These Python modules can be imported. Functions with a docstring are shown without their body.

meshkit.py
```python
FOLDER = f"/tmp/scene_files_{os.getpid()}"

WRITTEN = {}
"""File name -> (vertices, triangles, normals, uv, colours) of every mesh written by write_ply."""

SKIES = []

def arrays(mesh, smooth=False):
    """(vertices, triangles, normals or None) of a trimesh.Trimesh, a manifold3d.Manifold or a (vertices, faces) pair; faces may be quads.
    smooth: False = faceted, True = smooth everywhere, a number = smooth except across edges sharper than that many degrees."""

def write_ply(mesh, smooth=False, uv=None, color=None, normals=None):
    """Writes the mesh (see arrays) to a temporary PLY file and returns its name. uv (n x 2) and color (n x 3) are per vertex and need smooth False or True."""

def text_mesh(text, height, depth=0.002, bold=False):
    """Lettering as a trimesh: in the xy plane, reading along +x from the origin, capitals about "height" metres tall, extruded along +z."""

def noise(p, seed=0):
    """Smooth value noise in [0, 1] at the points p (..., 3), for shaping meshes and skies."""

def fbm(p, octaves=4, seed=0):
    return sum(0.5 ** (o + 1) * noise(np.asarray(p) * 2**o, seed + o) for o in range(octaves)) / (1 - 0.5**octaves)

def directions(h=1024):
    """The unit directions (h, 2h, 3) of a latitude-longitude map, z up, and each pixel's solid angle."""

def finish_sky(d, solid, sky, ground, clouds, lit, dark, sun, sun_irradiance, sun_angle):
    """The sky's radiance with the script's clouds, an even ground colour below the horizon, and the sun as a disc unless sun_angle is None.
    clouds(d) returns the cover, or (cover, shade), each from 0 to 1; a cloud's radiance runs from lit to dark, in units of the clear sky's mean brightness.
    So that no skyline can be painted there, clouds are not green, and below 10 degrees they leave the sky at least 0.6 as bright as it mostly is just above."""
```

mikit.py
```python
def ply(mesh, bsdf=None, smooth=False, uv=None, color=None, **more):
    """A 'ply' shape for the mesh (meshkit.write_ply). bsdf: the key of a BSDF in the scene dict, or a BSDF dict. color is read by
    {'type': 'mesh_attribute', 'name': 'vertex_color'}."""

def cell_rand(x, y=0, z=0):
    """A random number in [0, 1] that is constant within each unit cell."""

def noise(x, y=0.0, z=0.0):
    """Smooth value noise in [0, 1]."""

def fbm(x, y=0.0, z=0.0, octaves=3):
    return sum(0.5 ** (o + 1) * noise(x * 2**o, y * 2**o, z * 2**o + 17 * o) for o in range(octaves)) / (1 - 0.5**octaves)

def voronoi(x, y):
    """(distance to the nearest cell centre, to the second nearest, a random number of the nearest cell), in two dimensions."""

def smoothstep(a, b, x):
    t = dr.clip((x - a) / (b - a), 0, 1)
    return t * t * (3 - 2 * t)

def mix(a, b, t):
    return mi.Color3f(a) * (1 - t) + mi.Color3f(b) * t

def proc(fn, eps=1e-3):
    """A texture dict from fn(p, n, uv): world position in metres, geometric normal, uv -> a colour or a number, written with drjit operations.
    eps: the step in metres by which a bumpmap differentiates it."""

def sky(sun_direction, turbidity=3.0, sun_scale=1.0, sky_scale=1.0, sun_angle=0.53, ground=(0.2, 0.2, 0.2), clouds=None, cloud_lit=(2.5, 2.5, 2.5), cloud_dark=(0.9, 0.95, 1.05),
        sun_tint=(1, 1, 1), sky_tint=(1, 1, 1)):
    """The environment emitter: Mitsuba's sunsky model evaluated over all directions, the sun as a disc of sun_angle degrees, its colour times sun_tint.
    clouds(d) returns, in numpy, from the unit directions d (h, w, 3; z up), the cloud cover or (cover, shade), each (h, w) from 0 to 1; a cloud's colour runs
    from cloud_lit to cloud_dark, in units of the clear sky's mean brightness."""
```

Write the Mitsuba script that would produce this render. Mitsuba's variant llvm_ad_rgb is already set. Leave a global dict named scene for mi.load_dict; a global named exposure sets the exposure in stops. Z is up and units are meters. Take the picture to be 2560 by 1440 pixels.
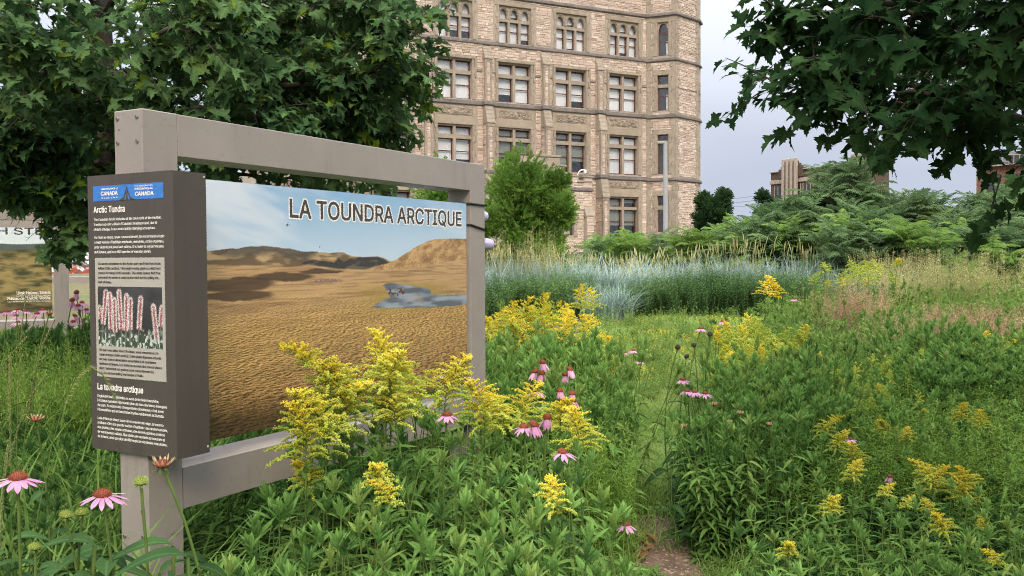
import math
import numpy as np, trimesh, mitsuba as mi, drjit as dr, mikit, meshkit
from shapely.geometry import Polygon, box as sbox
from shapely.ops import unary_union

T = mi.ScalarTransform4f
scene, labels = {}, {}

# ------------------------------------------------------------------ camera, sky, exposure
F, PITCH, ROLL, EYE = 2327.7, .0307, -.005, np.array([0., 0., 1.6])
FW = np.array([0, math.cos(PITCH), -math.sin(PITCH)])
_u, _r = np.array([0, math.sin(PITCH), math.cos(PITCH)]), np.array([1., 0, 0])
RT, UP = math.cos(ROLL) * _r + math.sin(ROLL) * _u, math.cos(ROLL) * _u - math.sin(ROLL) * _r
scene['camera'] = {'type': 'perspective', 'fov': math.degrees(2 * math.atan(1280 / F)), 'fov_axis': 'x', 'near_clip': .05, 'far_clip': 6000.0,
                   'to_world': T().look_at(origin=EYE.tolist(), target=(EYE + FW).tolist(), up=UP.tolist())}


def clouds(d):
    # an even bright overcast: brighter overhead than at the horizon, as such skies are, with faint billows
    n = meshkit.fbm(d * np.array([2.2, 2.2, 5.0]), 4, 3)
    up = np.clip(d[..., 2], 0, 1)
    return np.ones(d.shape[:2]), np.clip(1.04 - 1.04 * up ** 1.25 + .16 * (n - .5), 0, 1)


scene['sky'] = mikit.sky([.08, -.78, .62], turbidity=3, sun_scale=.29, sun_angle=24, clouds=clouds, cloud_lit=(6.1, 6.1, 6.15), cloud_dark=(.94, 1.04, 1.26), sun_tint=(1, .97, .92))
exposure = 2.78

rng = np.random.default_rng(7)
U = lambda a, b: float(rng.uniform(a, b))


def ray(px, py):
    return FW + RT * (px - 1280) / F + UP * (720 - py) / F


def at(px, py, Y):
    """the point at distance Y (metres ahead) that the photograph shows at that pixel"""
    d = ray(px, py)
    return EYE + d * (Y / d[1])


def gz(x, y):
    """height of the ground"""
    t = np.clip((np.asarray(y, float) - 7) / 12, 0, 1)
    return .45 * t * t * (3 - 2 * t) + .1 * (meshkit.noise(np.stack(np.broadcast_arrays(np.asarray(x, float) * .5, np.asarray(y, float) * .5, 0. * np.asarray(x)), -1), 5) - .5)


# ------------------------------------------------------------------ helpers
def numbered(name):
    if name not in taken:
        taken.add(name)
        return name
    k = count.get(name, 0) + 1
    while f'{name}_{k:03d}' in taken:
        k += 1
    count[name] = k
    taken.add(f'{name}_{k:03d}')
    return f'{name}_{k:03d}'


taken, count = set(), {}


def thing(name, label, cat, group=None, kind=None):
    key = numbered(name)
    labels[key] = {'label': label}
    if cat:
        labels[key]['category'] = cat
    if group:
        labels[key]['group'] = group
    if kind:
        labels[key]['kind'] = kind
    return key


def put(parent, name, mesh, bsdf, label=None, kind=None, **kw):
    """one mesh as the part 'name' of parent (or a thing of its own when parent is None)"""
    key = numbered(name if parent is None else f'{parent}__{name}')
    scene[key] = mikit.ply(mesh, bsdf, **kw)
    if label or kind:
        labels[key] = {k: v for k, v in (('label', label), ('kind', kind)) if v}
    return key


def struct(name, mesh, bsdf, **kw):
    key = put(None, name, mesh, bsdf, **kw)
    labels[key] = {'kind': 'structure'}
    return key


def bx(x0, x1, y0, y1, z0, z1):
    m = trimesh.creation.box((abs(x1 - x0), abs(y1 - y0), abs(z1 - z0)))
    m.apply_translation(((x0 + x1) / 2, (y0 + y1) / 2, (z0 + z1) / 2))
    return m


def cbx(x0, x1, y0, y1, z0, z1, c=.004):
    """a box with chamfered edges"""
    lo, hi = np.minimum([x0, y0, z0], [x1, y1, z1]), np.maximum([x0, y0, z0], [x1, y1, z1])
    pts = []
    for i in range(8):
        s = np.array([i & 1, i >> 1 & 1, i >> 2 & 1])
        p = np.where(s, hi, lo)
        for k in range(3):
            q = p + np.where(s, -c, c) * (np.arange(3) != k)
            pts.append(q)
    return trimesh.convex.convex_hull(np.array(pts))


def cat(ms):
    return trimesh.util.concatenate(list(ms))


def extr(poly, h):
    g = [p for p in getattr(poly, 'geoms', [poly]) if p.area > 1e-9]
    return cat([trimesh.creation.extrude_polygon(p, h, engine='earcut') for p in g])


def xf(m, M):
    m = m.copy()
    m.apply_transform(M)
    return m


def frame(o, ax, up=(0, 0, 1)):
    """matrix with local x along ax, local z up, local y = z cross x (for a wall: pointing away from who looks at it from outside)"""
    ax = np.array(ax, float) / np.linalg.norm(ax)
    M = np.eye(4)
    M[:3, 0], M[:3, 2] = ax, up
    M[:3, 1] = np.cross(up, ax)
    M[:3, 3] = o
    return M


def tube(pts, rad, sides=6):
    p = np.asarray(pts, float)
    r = np.broadcast_to(np.asarray(rad, float), (len(p),))
    t = np.gradient(p, axis=0)
    t /= np.linalg.norm(t, axis=1, keepdims=True) + 1e-12
    a = np.cross(t, np.where(np.abs(t[:, 2:]) < .9, [0, 0, 1.], [1., 0, 0]))
    a /= np.linalg.norm(a, axis=1, keepdims=True) + 1e-12
    b, g = np.cross(t, a), np.arange(sides) * 2 * np.pi / sides
    v = (p[:, None] + r[:, None, None] * (np.cos(g)[None, :, None] * a[:, None] + np.sin(g)[None, :, None] * b[:, None])).reshape(-1, 3)
    f = []
    for i in range(len(p) - 1):
        for j in range(sides):
            k, l = i * sides + j, i * sides + (j + 1) % sides
            f += [[k, l, l + sides], [k, l + sides, k + sides]]
    for j in range(1, sides - 1):
        f.append([0, j + 1, j])
        e = (len(p) - 1) * sides
        f.append([e, e + j, e + j + 1])
    return v, np.array(f)


class MB:
    """collects vertices, triangles, uv"""

    def __init__(s):
        s.v, s.f, s.uv, s.n = [], [], [], 0

    def add(s, v, f, uv=None, M=None):
        v = np.asarray(v, float)
        if M is not None:
            v = v @ M[:3, :3].T + M[:3, 3]
        s.v.append(v)
        s.f.append(np.asarray(f) + s.n)
        s.uv.append(np.full((len(v), 2), .25) if uv is None else uv)
        s.n += len(v)
        return s

    def get(s):
        return np.vstack(s.v), np.vstack(s.f), np.vstack(s.uv)

    def ply(s, bsdf, smooth=True):
        v, f, uv = s.get()
        return mikit.ply((v, f), bsdf, smooth=smooth, uv=uv)


def many(v, f, uv, Ms):
    """the mesh under each of the matrices as one (v, f, uv)"""
    Ms = np.asarray(Ms)
    vs = (np.einsum('kij,nj->kni', Ms[:, :3, :3], v) + Ms[:, None, :3, 3]).reshape(-1, 3)
    fs = (f[None] + (np.arange(len(Ms)) * len(v))[:, None, None]).reshape(-1, 3)
    return vs, fs, np.tile(uv, (len(Ms), 1))


def rotz(a):
    c, s = math.cos(a), math.sin(a)
    return np.array([[c, -s, 0, 0], [s, c, 0, 0], [0, 0, 1, 0], [0, 0, 0, 1.]])


def basis(x, n, o=(0, 0, 0), s=1.):
    """matrix: local x along x, local z near n, scaled"""
    x = np.asarray(x, float)
    x = x / (np.linalg.norm(x) + 1e-12)
    y = np.cross(n, x)
    ln = np.linalg.norm(y)
    y = y / ln if ln > 1e-6 else np.array([0, 1., 0])
    M = np.eye(4)
    M[:3, 0], M[:3, 1], M[:3, 2], M[:3, 3] = x * s, y * s, np.cross(x, y) * s, o
    return M


def place(x, y, z, rz=None, s=1., tilt=.06, sz=None):
    """a plant's matrix: where it roots, turned, leaning a little"""
    rz = U(0, 6.283) if rz is None else rz
    ta, tb = rng.normal(0, tilt), rng.normal(0, tilt)
    M = np.eye(4)
    M[0, 2], M[1, 2] = ta, tb
    M = M @ rotz(rz) @ np.diag([s, s, s if sz is None else sz, 1.])
    M[:3, 3] = x, y, z
    return M


def inst(key, group, M):
    scene[key] = {'type': 'instance', 'to_world': T(np.asarray(M).tolist()), 'g': {'type': 'ref', 'id': group}}


def group(name, **parts):
    scene[name] = {'type': 'shapegroup', **parts}
    return name


N, FBM, SS, MIX = mikit.noise, mikit.fbm, mikit.smoothstep, mikit.mix


def ref(k):
    return {'type': 'ref', 'id': k}


def srgb(r, g, b):
    c = np.array([r, g, b]) / 255.
    return tuple(float(x) for x in np.where(c < .04045, c / 12.92, ((c + .055) / 1.055) ** 2.4))


# ------------------------------------------------------------------ materials
def rgb(c):
    return {'type': 'rgb', 'value': [float(x) for x in c]}


def principled(name, c, rough=.5, **kw):
    scene[name] = {'type': 'twosided', 'b': {'type': 'principled', 'base_color': c if isinstance(c, dict) else rgb(c), 'roughness': rough, **kw}}


def leafmat(name, dark, light, f=1.3, rib=.35, trans=.7, rough=.45, patch=None, spec=1.35):
    def fn(p, n, uv):
        t = .55 * N(p.x * f, p.y * f, p.z * f) + .45 * N(p.x * 19, p.y * 19, p.z * 19)
        c = MIX(dark, light, SS(.2, .85, t)) * (.74 + .52 * N(p.x * .8 + 5, p.y * .8, p.z * .5))
        if patch is not None:
            c = MIX(c, patch, SS(.66, .8, N(p.x * 7 + 3, p.y * 7, p.z * 7)))
        r = SS(.10, .02, dr.abs(uv.x - .5)) * rib
        return c * (1 + r)
    scene[name] = {'type': 'principledthin', 'base_color': mikit.proc(fn), 'roughness': rough, 'diff_trans': trans, 'eta': spec}


leafmat('leaf_goldenrod', (.10, .20, .05), (.20, .36, .095))
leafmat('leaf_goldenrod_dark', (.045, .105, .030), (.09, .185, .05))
leafmat('leaf_feathery', (.14, .25, .045), (.27, .42, .10), trans=.9)
leafmat('leaf_coneflower', (.035, .082, .034), (.080, .155, .055), rib=.5)
leafmat('leaf_aster', (.075, .15, .055), (.16, .27, .10), f=.9)
leafmat('leaf_sedge', (.13, .22, .05), (.26, .37, .11), f=.9)
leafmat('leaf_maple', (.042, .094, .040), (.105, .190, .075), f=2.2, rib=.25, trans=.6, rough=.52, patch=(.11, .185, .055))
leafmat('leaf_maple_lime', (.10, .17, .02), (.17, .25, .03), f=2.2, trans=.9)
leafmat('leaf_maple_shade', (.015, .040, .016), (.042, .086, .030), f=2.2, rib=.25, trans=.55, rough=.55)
leafmat('leaf_shrub', (.075, .165, .03), (.20, .33, .065), f=2.0, rib=0, trans=.9)
leafmat('leaf_round_tree', (.022, .055, .022), (.05, .10, .035), f=.5, rib=0)
leafmat('leaf_sumac', (.08, .145, .06), (.17, .26, .12), f=.7, rib=0)
leafmat('leaf_sumac_fresh', (.13, .235, .05), (.24, .37, .10), f=.7, rib=0, trans=.9)
leafmat('grass_green', (.10, .20, .045), (.21, .34, .09), f=1.1, rib=0, trans=.8)
leafmat('grass_lawn', (.20, .32, .08), (.38, .50, .18), f=.7, rib=0, trans=.8)
leafmat('grass_blue', (.20, .29, .26), (.40, .50, .47), f=.7, rib=0, trans=.5)
leafmat('grass_tan', (.34, .26, .14), (.55, .44, .26), f=1.0, rib=0, trans=.5)
leafmat('grass_pink_tan', (.33, .22, .14), (.52, .37, .25), f=1.0, rib=0, trans=.5)
leafmat('seed_straw', (.32, .32, .13), (.52, .50, .26), f=1.0, rib=0, trans=.5)
leafmat('floret_gold', (.68, .54, .04), (.84, .74, .11), f=6, rib=0, trans=.7, rough=.7)
leafmat('floret_lime', (.42, .50, .08), (.62, .68, .16), f=6, rib=0, trans=.7, rough=.7)
leafmat('petal_pink', (.60, .28, .50), (.80, .50, .70), f=20, rib=-.2, trans=.7, rough=.6)
leafmat('petal_faded', (.55, .38, .24), (.72, .56, .36), f=20, rib=-.2, trans=.7, rough=.6)
leafmat('stem_green', (.075, .13, .035), (.13, .19, .055), f=4, rib=0, trans=.1)
principled('cone_rust', mikit.proc(lambda p, n, uv: MIX((.07, .012, .006), (.27, .055, .014), N(p.x * 420, p.y * 420, p.z * 420))), .7)
principled('cone_dark', (.035, .02, .014), .8)
principled('cone_green', (.20, .26, .05), .7)
principled('bark', mikit.proc(lambda p, n, uv: MIX((.018, .015, .012), (.075, .062, .05), FBM(p.x * 30, p.y * 30, p.z * 7))), .9)


def paint(c, amp=.06, f=9):
    def fn(p, n, uv):
        streak = FBM(p.x * f, p.y * f, p.z * f * .35)
        speck = SS(.80, .9, N(p.x * 60, p.y * 60, p.z * 60))
        run = SS(.60, .80, N(p.x * 46, p.y * 46, p.z * 2.2)) * SS(.35, .7, N(p.x * 5, p.y * 5, p.z * 3))     # water runs
        dust = SS(.45, .75, FBM(p.x * 4, p.y * 4, p.z * 4, 4))
        return mi.Color3f(c) * (1 - amp + 2 * amp * streak) * (1 - .10 * speck - .10 * run + .07 * dust)
    return mikit.proc(fn)


principled('sign_paint', paint((.235, .213, .199), .05), .38, specular=.4)
principled('sign_box', paint((.054, .047, .042), .10), .5, specular=.4)
principled('screw_steel', (.22, .21, .20), .35, metallic=.8)
principled('ink_white', (.70, .69, .67), .5)
principled('ink_grey', (.30, .29, .28), .5)
principled('ink_dark', (.045, .035, .032), .5)
principled('ink_dim', (.55, .68, .80), .5)
principled('panel_grey', (.33, .32, .295), .45)
principled('label_blue', mikit.proc(lambda p, n, uv: MIX((.012, .10, .40), (.04, .20, .57), FBM(p.x * 90, p.y * 90, p.z * 130))), .5)
principled('lavender_plastic', (.40, .38, .62), .35)
principled('rubber_black', (.012, .012, .013), .6)
principled('galvanised', (.30, .31, .33), .5)
principled('camera_white', (.72, .73, .74), .35)


def soil(p, n, uv):
    t = FBM(p.x * 2.2, p.y * 2.2, 0, 4)
    g = MIX((.030, .055, .016), (.075, .12, .03), N(p.x * 9, p.y * 9))
    return MIX(MIX((.07, .045, .03), (.14, .095, .065), FBM(p.x * 13, p.y * 13, 0, 3)), g, SS(.40, .55, t) * .8)


principled('soil', mikit.proc(soil), .95)
principled('bare_soil', mikit.proc(lambda p, n, uv: MIX(MIX((.055, .036, .026), (.17, .115, .082), FBM(p.x * 16, p.y * 16, 0, 4)), (.26, .20, .15), SS(.72, .80, N(p.x * 70, p.y * 70)))), .95)
principled('far_ground', (.06, .10, .03), .95)


# ------------------------------------------------------------------ ground
def ground():
    xs = np.concatenate([-np.geomspace(3000, 14, 26), np.arange(-13.5, 30, .45), np.geomspace(30.5, 3000, 24)])
    ys = np.concatenate([-np.geomspace(400, 4, 10), np.arange(-3.6, 30, .4), np.geomspace(30.6, 4000, 30)])
    X, Y = np.meshgrid(xs, ys)
    Z = gz(X, Y)
    n, m = X.shape
    i, j = np.meshgrid(np.arange(n - 1), np.arange(m - 1), indexing='ij')
    k = (i * m + j).ravel()
    f = np.vstack([np.stack([k, k + 1, k + m + 1], 1), np.stack([k, k + m + 1, k + m], 1)])
    return np.stack([X, Y, Z], -1).reshape(-1, 3), f


struct('ground', ground(), 'soil', smooth=True)


def path_x(y):
    return np.interp(y, [2, 4.7, 6, 8, 10, 12, 14, 17.5], [.55, .80, .94, 1.19, 1.54, 2.10, 2.6, 3.2])


def path_w(y):
    return np.interp(y, [2, 4.7, 6, 8, 10, 12, 14, 17.2, 17.6], [.32, .36, .36, .40, .55, .85, 1.15, 1.35, 0])


def path_mesh():
    ys = np.arange(2.0, 6.5, .1)
    v, f = [], []
    for k, y in enumerate(ys):
        w = .30 * (1 + .5 * (meshkit.noise(np.array([y * 2.1, 0, 0]), 2) - .5)) * np.interp(y, [2, 5.4, 6.2, 6.5], [1, .95, .45, .1])
        for q in np.linspace(-1, 1, 7):
            x = float(path_x(y)) + q * w
            v.append([x, y, float(gz(x, y)) + .014 * (1 - q * q) + .004])
        if k:
            for j in range(6):
                a = (k - 1) * 7 + j
                f += [[a, a + 1, a + 8], [a, a + 8, a + 7]]
    return np.array(v), np.array(f)


struct('path', path_mesh(), 'bare_soil', smooth=True)

# ------------------------------------------------------------------ the big sign
SX, SY, SYAW = -1.2744, 3.2307, .5135
W, L, D, ZT, ZB, Z1, Z2 = .152, 2.2893, .1465, 2.1284, 1.9764, .8485, .6994
SAX = np.array([math.sin(SYAW), math.cos(SYAW), 0])
SN = np.array([-math.cos(SYAW), math.sin(SYAW), 0])      # into the sign, away from who reads the poster
SM = frame((SX, SY, 0), SAX)                              # local: x along the sign, y into it, z up
PAX = np.array([SX, SY, 0.])


def sign_sz(px, py, t=0.):
    """pixel -> (s, z) on the plane of the poster, used to read the print's layout off the photograph"""
    d = ray(px, py)
    k = ((PAX + t * SN - EYE) @ SN) / (d @ SN)
    P = EYE + k * d
    return float((P - PAX) @ SAX), float(P[2])


PX0, PX1, PZ0, PZ1 = .10, 2.0999, .9232, 1.9039
_C = lambda x, y: sign_sz(500 + x * .2916, 430 + y * .2916)


def prof(x, pts):
    """piecewise linear function of x"""
    pts = sorted(pts)
    y = mi.Float(pts[0][1])
    for (a, c), (b, d) in zip(pts[:-1], pts[1:]):
        if b - a > 1e-6:
            y = y + (d - c) / (b - a) * dr.clip(x - a, 0, b - a)
    return y


def make_poster():
    sky_l = [_C(*q) for q in ((0, 672), (65, 670), (200, 655), (330, 655), (440, 640), (540, 625), (640, 632), (760, 655), (880, 680), (1000, 675), (1060, 684), (1130, 690), (1180, 685), (1240, 682), (1310, 715), (1420, 725), (1530, 722), (1640, 757), (2300, 790))]
    hill_r = [_C(*q) for q in ((1400, 850), (1500, 815), (1640, 772), (1700, 735), (1780, 690), (1850, 640), (1920, 605), (2020, 572), (2150, 566), (2290, 568))]
    hill_b = [_C(*q) for q in ((1400, 850), (1480, 846), (1650, 838), (1800, 830), (2000, 800), (2290, 745))]
    dark_t = [_C(*q) for q in ((860, 800), (900, 762), (1000, 742), (1090, 762), (1160, 772), (1190, 735), (1240, 760), (1310, 725), (1530, 730), (1640, 770), (1660, 790))]
    dark_b = [_C(*q) for q in ((860, 795), (960, 800), (1160, 830), (1420, 842), (1560, 800), (1660, 788))]
    wat_t = [_C(*q) for q in ((1470, 1168), (1530, 1122), (1570, 1098), (1640, 1074), (1800, 1068), (1900, 1062), (1960, 1051), (2290, 1050))]
    wat_b = [_C(*q) for q in ((1470, 1165), (1700, 1167), (2000, 1160), (2290, 1140))]
    arm_t = [_C(*q) for q in ((1560, 972), (1600, 955), (1650, 950), (1750, 965), (1930, 990), (1965, 1003), (1995, 1045))]
    arm_b = [_C(*q) for q in ((1560, 970), (1590, 985), (1610, 1030), (1640, 1080), (1900, 1080), (1970, 1056), (1995, 1048))]
    sh = [(_C(1060, 850), _C(1270, 850)[0] - _C(850, 850)[0], .012), (_C(730, 900), _C(1000, 900)[0] - _C(430, 900)[0], .020), (_C(330, 968), _C(740, 960)[0] - _C(40, 960)[0], .032), (_C(340, 1062), _C(700, 1060)[0] - _C(40, 1060)[0], .020), (_C(660, 790), _C(900, 790)[0] - _C(440, 790)[0], .008)]
    hz = [_C(0, 700), _C(1100, 760), _C(2290, 800)]

    def fn(p, n, uv):
        s, z = uv.x * (PX1 - PX0) + PX0, uv.y * (PZ1 - PZ0) + PZ0
        # sky
        c = MIX(srgb(196, 212, 220), srgb(138, 176, 203), SS(1.45, 1.9, z - .05 * s))
        cl = FBM(s * 2.0 + z * 1.2, z * 9 + s * 1.6, 3., 4)
        side = SS(1.35, .35, s)
        c = MIX(c, srgb(219, 222, 222), SS(.42, .72, cl + .22 * side - .12) * (.25 + .75 * side) * .85)
        # far hills
        jag = .010 * (FBM(s * 22, 1., 0., 3) - .5)
        tex = dr.clip(.5 + 1.7 * (FBM(s * 7, z * 30, 0., 4) - FBM(s * 7 + .5, z * 30 - .35, 0., 4)), 0, 1)
        fine = N(s * 150, z * 260)
        hill = MIX(srgb(112, 92, 66), srgb(190, 158, 112), SS(.25, .75, tex))
        m = SS(0, .004, prof(s, sky_l) + jag - z)
        c = MIX(c, hill, m)
        lefttop = SS(.30, .42, s) * SS(.92, .80, s) * SS(.055, .02, prof(s, sky_l) - z - .025 * (FBM(s * 14, z * 30) - .5)) * m
        c = MIX(c, srgb(78, 74, 66), lefttop * .85)
        md = SS(0, .005, prof(s, dark_t) + jag - z) * SS(-.002, .006, z - prof(s, dark_b)) * SS(_C(850, 800)[0], _C(900, 800)[0], s) * SS(_C(1660, 800)[0], _C(1640, 800)[0], s)
        c = MIX(c, MIX(srgb(62, 60, 57), srgb(104, 90, 72), SS(.5, .75, tex)), md)
        # plain
        pl = SS(.0, .012, prof(s, [_C(0, 770), _C(600, 790), _C(900, 800), _C(1160, 832), _C(1420, 846), _C(1650, 825), _C(2000, 780), _C(2290, 705)]) - z + .01 * (tex - .5))
        depth = dr.clip((1.52 - z) / .6, 0, 1)
        w = 1 / dr.maximum(1.74 - z, .05)                       # the printed plain recedes: tufts shrink towards its horizon
        gx, gy = (s - 1.1) * w, 9 * dr.log(w)
        n1, n2 = FBM(gx * 24, gy * 20, 2., 3), FBM(gx * 24 + .4, gy * 20 - .9, 2., 3)
        big = FBM(gx * 2.2, gy * 2.6, 5., 3)
        base = MIX(srgb(196, 158, 110), srgb(184, 146, 86), SS(0, .35, depth))
        base = MIX(base, srgb(150, 113, 64), SS(.3, .85, depth))
        base = MIX(base, srgb(150, 112, 76), SS(.45, .7, FBM(gx * 1.1, gy * 4.2, 8., 3)) * SS(.4, .1, depth) * .7)
        base = base * (.72 + .5 * big)
        base = base * dr.clip(.95 + 3.0 * (n1 - n2) * SS(.02, .35, depth), .30, 1.6)
        base = MIX(base, srgb(224, 194, 140), SS(.66, .80, N(gx * 60, gy * 50, 3)) * SS(.3, .7, depth) * .5)
        base = MIX(base, srgb(70, 50, 26), SS(.55, .68, n2) * SS(.30, .8, depth) * .55)
        base = MIX(base, srgb(156, 134, 62), SS(.5, .2, dr.abs(s - 1.55)) * SS(.02, .10, depth) * SS(.35, .2, depth) * .6)
        for (sc, zc), w, h in sh:
            e = dr.square((s - sc) / (w / 2)) + dr.square((z - zc - .014 * (FBM(s * 18, z * 30, 1.) - .5)) / h)
            base = MIX(base, srgb(74, 58, 42), SS(1.15, .55, e) * .9)
        e = dr.square((s - _C(1100, 935)[0]) / .10) + dr.square((z - _C(1100, 935)[1]) / .009)
        base = MIX(base, srgb(128, 108, 108), SS(1.2, .6, e) * SS(.35, .6, N(s * 90, z * 200)))
        base = MIX(base, srgb(52, 44, 30), SS(1.14, .98, z + .06 * s + .06 * (FBM(s * 22, z * 30) - .5)) * .8)
        c = MIX(c, base, pl)
        # right hill
        rt = FBM(s * 12 + z * 14, z * 40 - s * 16, 4., 4)
        rh = MIX(srgb(142, 104, 66), srgb(206, 166, 112), SS(.25, .75, rt * .7 + .3 * fine))
        rh = MIX(rh, srgb(120, 92, 62), SS(.04, .01, prof(s, hill_r) - z) * SS(.45, .6, rt) * SS(1.9, 1.96, s) * .8)
        mr = SS(0, .004, prof(s, hill_r) + .5 * jag - z) * SS(-.004, .008, z - prof(s, hill_b) + .006 * (rt - .5)) * SS(_C(1400, 850)[0], _C(1450, 850)[0], s)
        c = MIX(c, rh, mr)
        # pond
        edge = .008 * (FBM(s * 30, z * 40) - .5)
        mw = SS(0, .004, prof(s, wat_t) + edge - z) * SS(0, .004, z - prof(s, wat_b) + edge) * SS(_C(1470, 1165)[0], _C(1485, 1160)[0], s)
        ma = SS(0, .004, prof(s, arm_t) + edge - z) * SS(0, .004, z - prof(s, arm_b) + edge) * SS(_C(1560, 965)[0], _C(1570, 965)[0], s) * SS(_C(1995, 965)[0], _C(1985, 965)[0], s)
        mw = dr.maximum(mw, ma)
        wc = MIX(srgb(96, 102, 106), srgb(152, 160, 166), SS(.3, .7, FBM(s * 7, z * 40, 1.)))
        wc = MIX(wc, srgb(170, 155, 145), SS(.09, .02, dr.abs(s - _C(1860, 1090)[0])) * SS(.02, .004, dr.abs(z - _C(1860, 1090)[1])) * .6)
        wc = MIX(wc, srgb(96, 62, 48), SS(.62, .7, N(s * 70, z * 150)) * SS(.09, .05, dr.abs(s - _C(1690, 1030)[0])) * SS(.030, .012, dr.abs(z - _C(1690, 1030)[1])))
        c = MIX(c, MIX(srgb(66, 54, 32), wc, SS(0, .35, mw)), SS(0, .3, mw))
        return c * mi.Color3f(.76, .81, .90)
    principled('poster_print', mikit.proc(fn), .42, specular=.35)


make_poster()


def quad_uv(x0, x1, z0, z1, y0, y1):
    """a thin slab facing -y with uv over its front; local x, z; the front at y0"""
    m = bx(x0, x1, y0, y1, z0, z1)
    v, f = m.vertices[m.faces.ravel()], np.arange(len(m.faces) * 3).reshape(-1, 3)
    uv = np.stack([(v[:, 0] - x0) / (x1 - x0), (v[:, 2] - z0) / (z1 - z0)], 1)
    return v, f, uv


def put_uv(parent, name, vfu, M, bsdf, **kw):
    v, f, uv = vfu
    return put(parent, name, (v @ M[:3, :3].T + M[:3, 3], f), bsdf, uv=uv, **kw)


def text(parent, name, s, x, z, h, width, M, y, bsdf, bold=False, label=None, depth=.0008):
    """lettering on a wall frame M at local (x, z), front at local y; squeezed to 'width' if given"""
    m = meshkit.text_mesh(s, h, depth, bold)
    if width:
        m.apply_scale((width / max(m.bounds[1][0], 1e-6), 1, 1))
    A = np.array([[1, 0, 0, x], [0, 0, -1, y], [0, 1, 0, z], [0, 0, 0, 1.]])
    return xf(m, M @ A)


def outline(m, r, depth=.0006):
    fl = m.faces[(m.face_normals[:, 2] > .9)]
    poly = unary_union([Polygon(m.vertices[f][:, :2]) for f in fl]).buffer(r, join_style=1)
    return extr(poly.simplify(r * .05), depth)


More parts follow.
